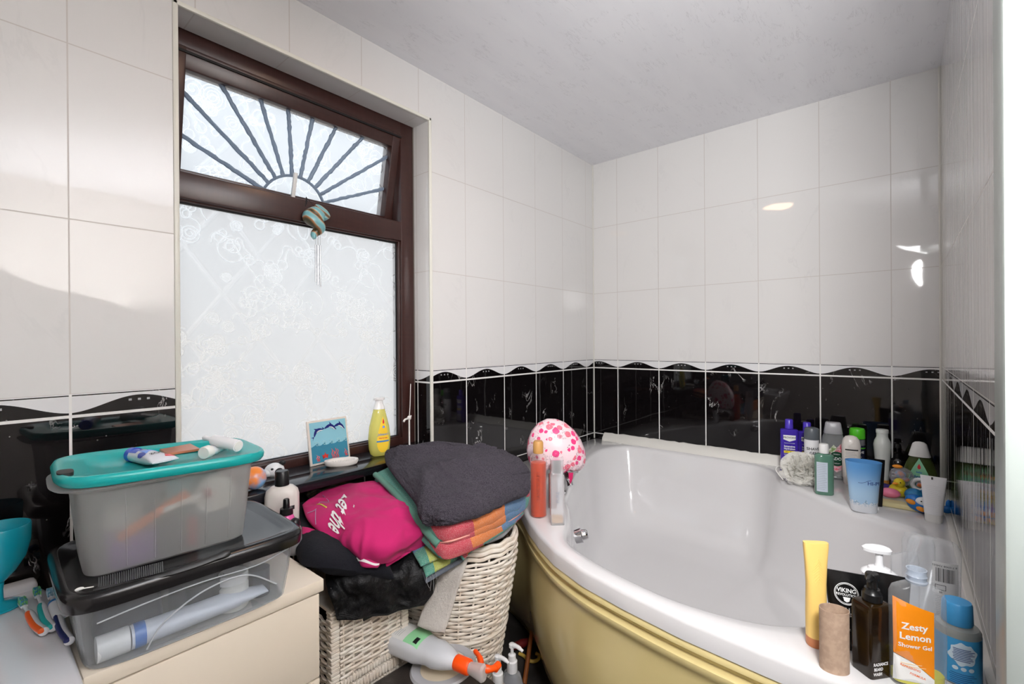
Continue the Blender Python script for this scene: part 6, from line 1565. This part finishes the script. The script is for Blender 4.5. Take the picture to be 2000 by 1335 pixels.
def pump_bottles():
    w = mat('pump_white')
    for lab, u, vt, D, h, col, op in (('clear hand wash pump bottle on the floor against the hamper, nearest the bath panel', 1000, 1255, 1.43, .215, (214, 218, 224), .72), ('pinkish pump bottle on the floor, left of the clear pump bottle', 972, 1278, 1.38, .195, (232, 208, 204), .6)):
        P = atd(u, vt, D); h = P.z-.001
        t = thing('pump_bottle', lab, 'bottle', (P.x, P.y, P.z-h), face_cam(P.x, P.y, -35))
        s = [(0, .032, .022, 2.6), (.004, .035, .025, 2.6), (h*.55, .035, .025, 2.6), (h*.66, .026, .02, 2.3), (h*.69, .013, .013, 2)]
        new_obj('body', loft(s, 36), mat('clear_wash_%d' % u, col, .08, clear=op, coat=.3), t)
        new_obj('collar', loft(rnd([(h*.68, .0155), (h*.69, .0165), (h*.80, .0160), (h*.81, .0120), (h*.87, .0115), (h*.88, .006)]), 28), w, t)
        bm = loft(rnd([(h*.87, .0050), (h*.95, .0050), (h*.955, .0095), (h*.99, .0095), (h, .006)]), 20); tube(cr_spline([(0, 0, h*.975), (.020, 0, h*.985), (.040, 0, h*.96)], 5), [.0075]*4+[.006]*4+[.0045]*3, 10, bm); new_obj('pump_head', bm, w, t)
        if u == 1000:
            new_obj('front_label', patch(s, -.026, .026, h*.15, h*.50, .0007), white_lbl, t)
            new_obj('leaf_mark', blob(s, ell(0, h*.36, .010, .014, 20), .0013, 3), ink, t)
pump_bottles()
def floor_bits():
    a = at(1024, 1340, .0); a = Vector((a.x, a.y, .004)); b = atd(1044, 1195, 1.80)
    t = thing('walking_stick', 'brown wooden stick leaning between the hamper and the bath panel', 'stick', a)
    new_obj('shaft', tube([Vector((0, 0, .004)), b-a], [.0085, .0075], 12), mat('brown_wood', (136, 76, 34), .4, bump=(40, .3)), t)
    c = at(1030, 1286, .012)
    t = thing('hook_handle', 'yellow curved umbrella hook lying on the floor by the bath panel', 'hook', c)
    d = R2.copy(); d.z = 0; d.normalize(); e = Vector((-d.y, d.x, 0))
    pts = [(-d*.030+e*.030), (-d*.012+e*.016), (d*.0-e*.004), (d*.020-e*.014), (d*.040-e*.004), (d*.044+e*.018), (d*.034+e*.030)]
    new_obj('hook', tube(cr_spline(pts, 6), .0062, 12), mat('hook_yellow', (222, 186, 90), .35), t)
    c = at(1020, 1256, .03); t = thing('red_umbrella', 'folded dark red umbrella lying on the floor behind the brown stick', 'umbrella', c)
    new_obj('folds', tube([-d*.035-e*.02, d*.0, d*.035+e*.02], [.012, .016, .010], 12), mat('dark_red_fabric', (110, 26, 26), .5), t)
    c = at(1000, 1262, .0); t = thing('brush_holder', 'grey white toilet brush holder on the floor behind the hamper', 'brush holder', Vector((-1.185, -.215, 0)))
    new_obj('holder', loft(rnd([(0, .045), (.006, .048), (.03, .038), (.06, .034), (.36, .034), (.37, .030)]), 32), mat('holder_grey', (178, 176, 172), .35), t)
    new_obj('brush_rod', tube([(0, 0, .37), (0, 0, .44)], .006, 10), mat('holder_grey'), t)
floor_bits()
def wind_chime():
    y = .075
    c = aty(617, 428, y); t = thing('wind_chime', 'spiral shell wind chime with thin metal tubes hanging from the window handle', 'wind chime', aty(598, 385, y))
    m = bpy.data.materials.new('painted_shell'); N = NT(m); p = N.objc()
    w = N.new('ShaderNodeTexWave'); w.inputs['Scale'].default_value = 9; w.inputs['Distortion'].default_value = 3; N.lk(N.rot(p, (.5, .9, .2)), w.inputs['Vector'])
    cr = N.new('ShaderNodeValToRGB'); e = cr.color_ramp.elements; e[0].color = lin((60, 62, 40)); e[1].color = lin((110, 170, 178)); k = e.new(.35); k.color = lin((190, 130, 90)); k = e.new(.5); k.color = lin((150, 190, 186))
    N.lk(w.outputs['Fac'], cr.inputs[0]); N.lk(cr.outputs[0], N.bsdf.inputs['Base Color']); N.bsdf.inputs['Roughness'].default_value = .3
    n = 50; pts = []; rr = []
    for i in range(n):
        f = i/(n-1); a = f*2*PI*1.6; R_ = .030*(1-f*.75)
        pts.append(c+Vector((R_*math.cos(a)*.8, R_*math.sin(a)*.5, .032-.100*f))); rr.append(.026*(1-f)**.75+.005)
    bm = tube(pts, rr, 16); sphere(bm, c+Vector((0, 0, .014)), .032, .022, .028); local(new_obj('shell', bm, m), t)
    bm = BM(); tube([t.location, c+Vector((0, 0, .038))], .0008, 5, bm)
    for k in range(5): tube([t.location+Vector((0, 0, .0)), t.location+Vector((.004*math.sin(k), -.002, -.008*k))], .0012, 4, bm)
    local(new_obj('string', bm, mat('black_string', (20, 20, 22), .7)), t)
    st = mat('chime_metal', (190, 192, 196), .25, metal=.8); bottom = c.z-.052
    for k, (dx, ln) in enumerate(((-.006, .150), (-.001, .162), (.004, .158), (.009, .168))):
        x = c.x+.004+dx; yy = c.y-.004*(k % 2)
        local(new_obj('tube', tube([(x, yy, bottom-.036), (x, yy, bottom-.036-ln*.85)], .0024, 10), st), t)
        local(new_obj('thread', tube([(x, yy, bottom+.004), (x, yy, bottom-.036)], .0005, 4), mat('thread_grey')), t)
wind_chime()
# ---- repeats share a group
for names, grp in ((('toothbrush',), 'toothbrushes on the wash basin'), (('conditioner_bottle',), 'purple conditioner bottles on the bath ledge'), (('shave_gel_can',), 'shave gel cans on the bath ledge'),
                   (('hair_roller',), 'hair rollers in the clear box'), (('storage_box',), 'stacked plastic storage boxes'), (('clear_bottle',), 'empty clear bottles at the front of the bath'), (('squeaky_toy',), 'rubber bath toys in the corner'),
                   (('face_scrub_tube',), 'black tubes at the front corner of the bath')):
    for o in sc.objects:
        if o.parent is None and o.name.split('.')[0] in names: o['group'] = grp
for o in sc.objects:
    if o.parent is None and o.name.split('.')[0] == 'pump_bottle' and o.location.z < .1: o['group'] = 'pump bottles on the floor by the hamper'
    if o.parent is None and o.name.split('.')[0] == 'cream_tube' and o.location.z > .9: o['group'] = 'tubes lying on the teal lid'
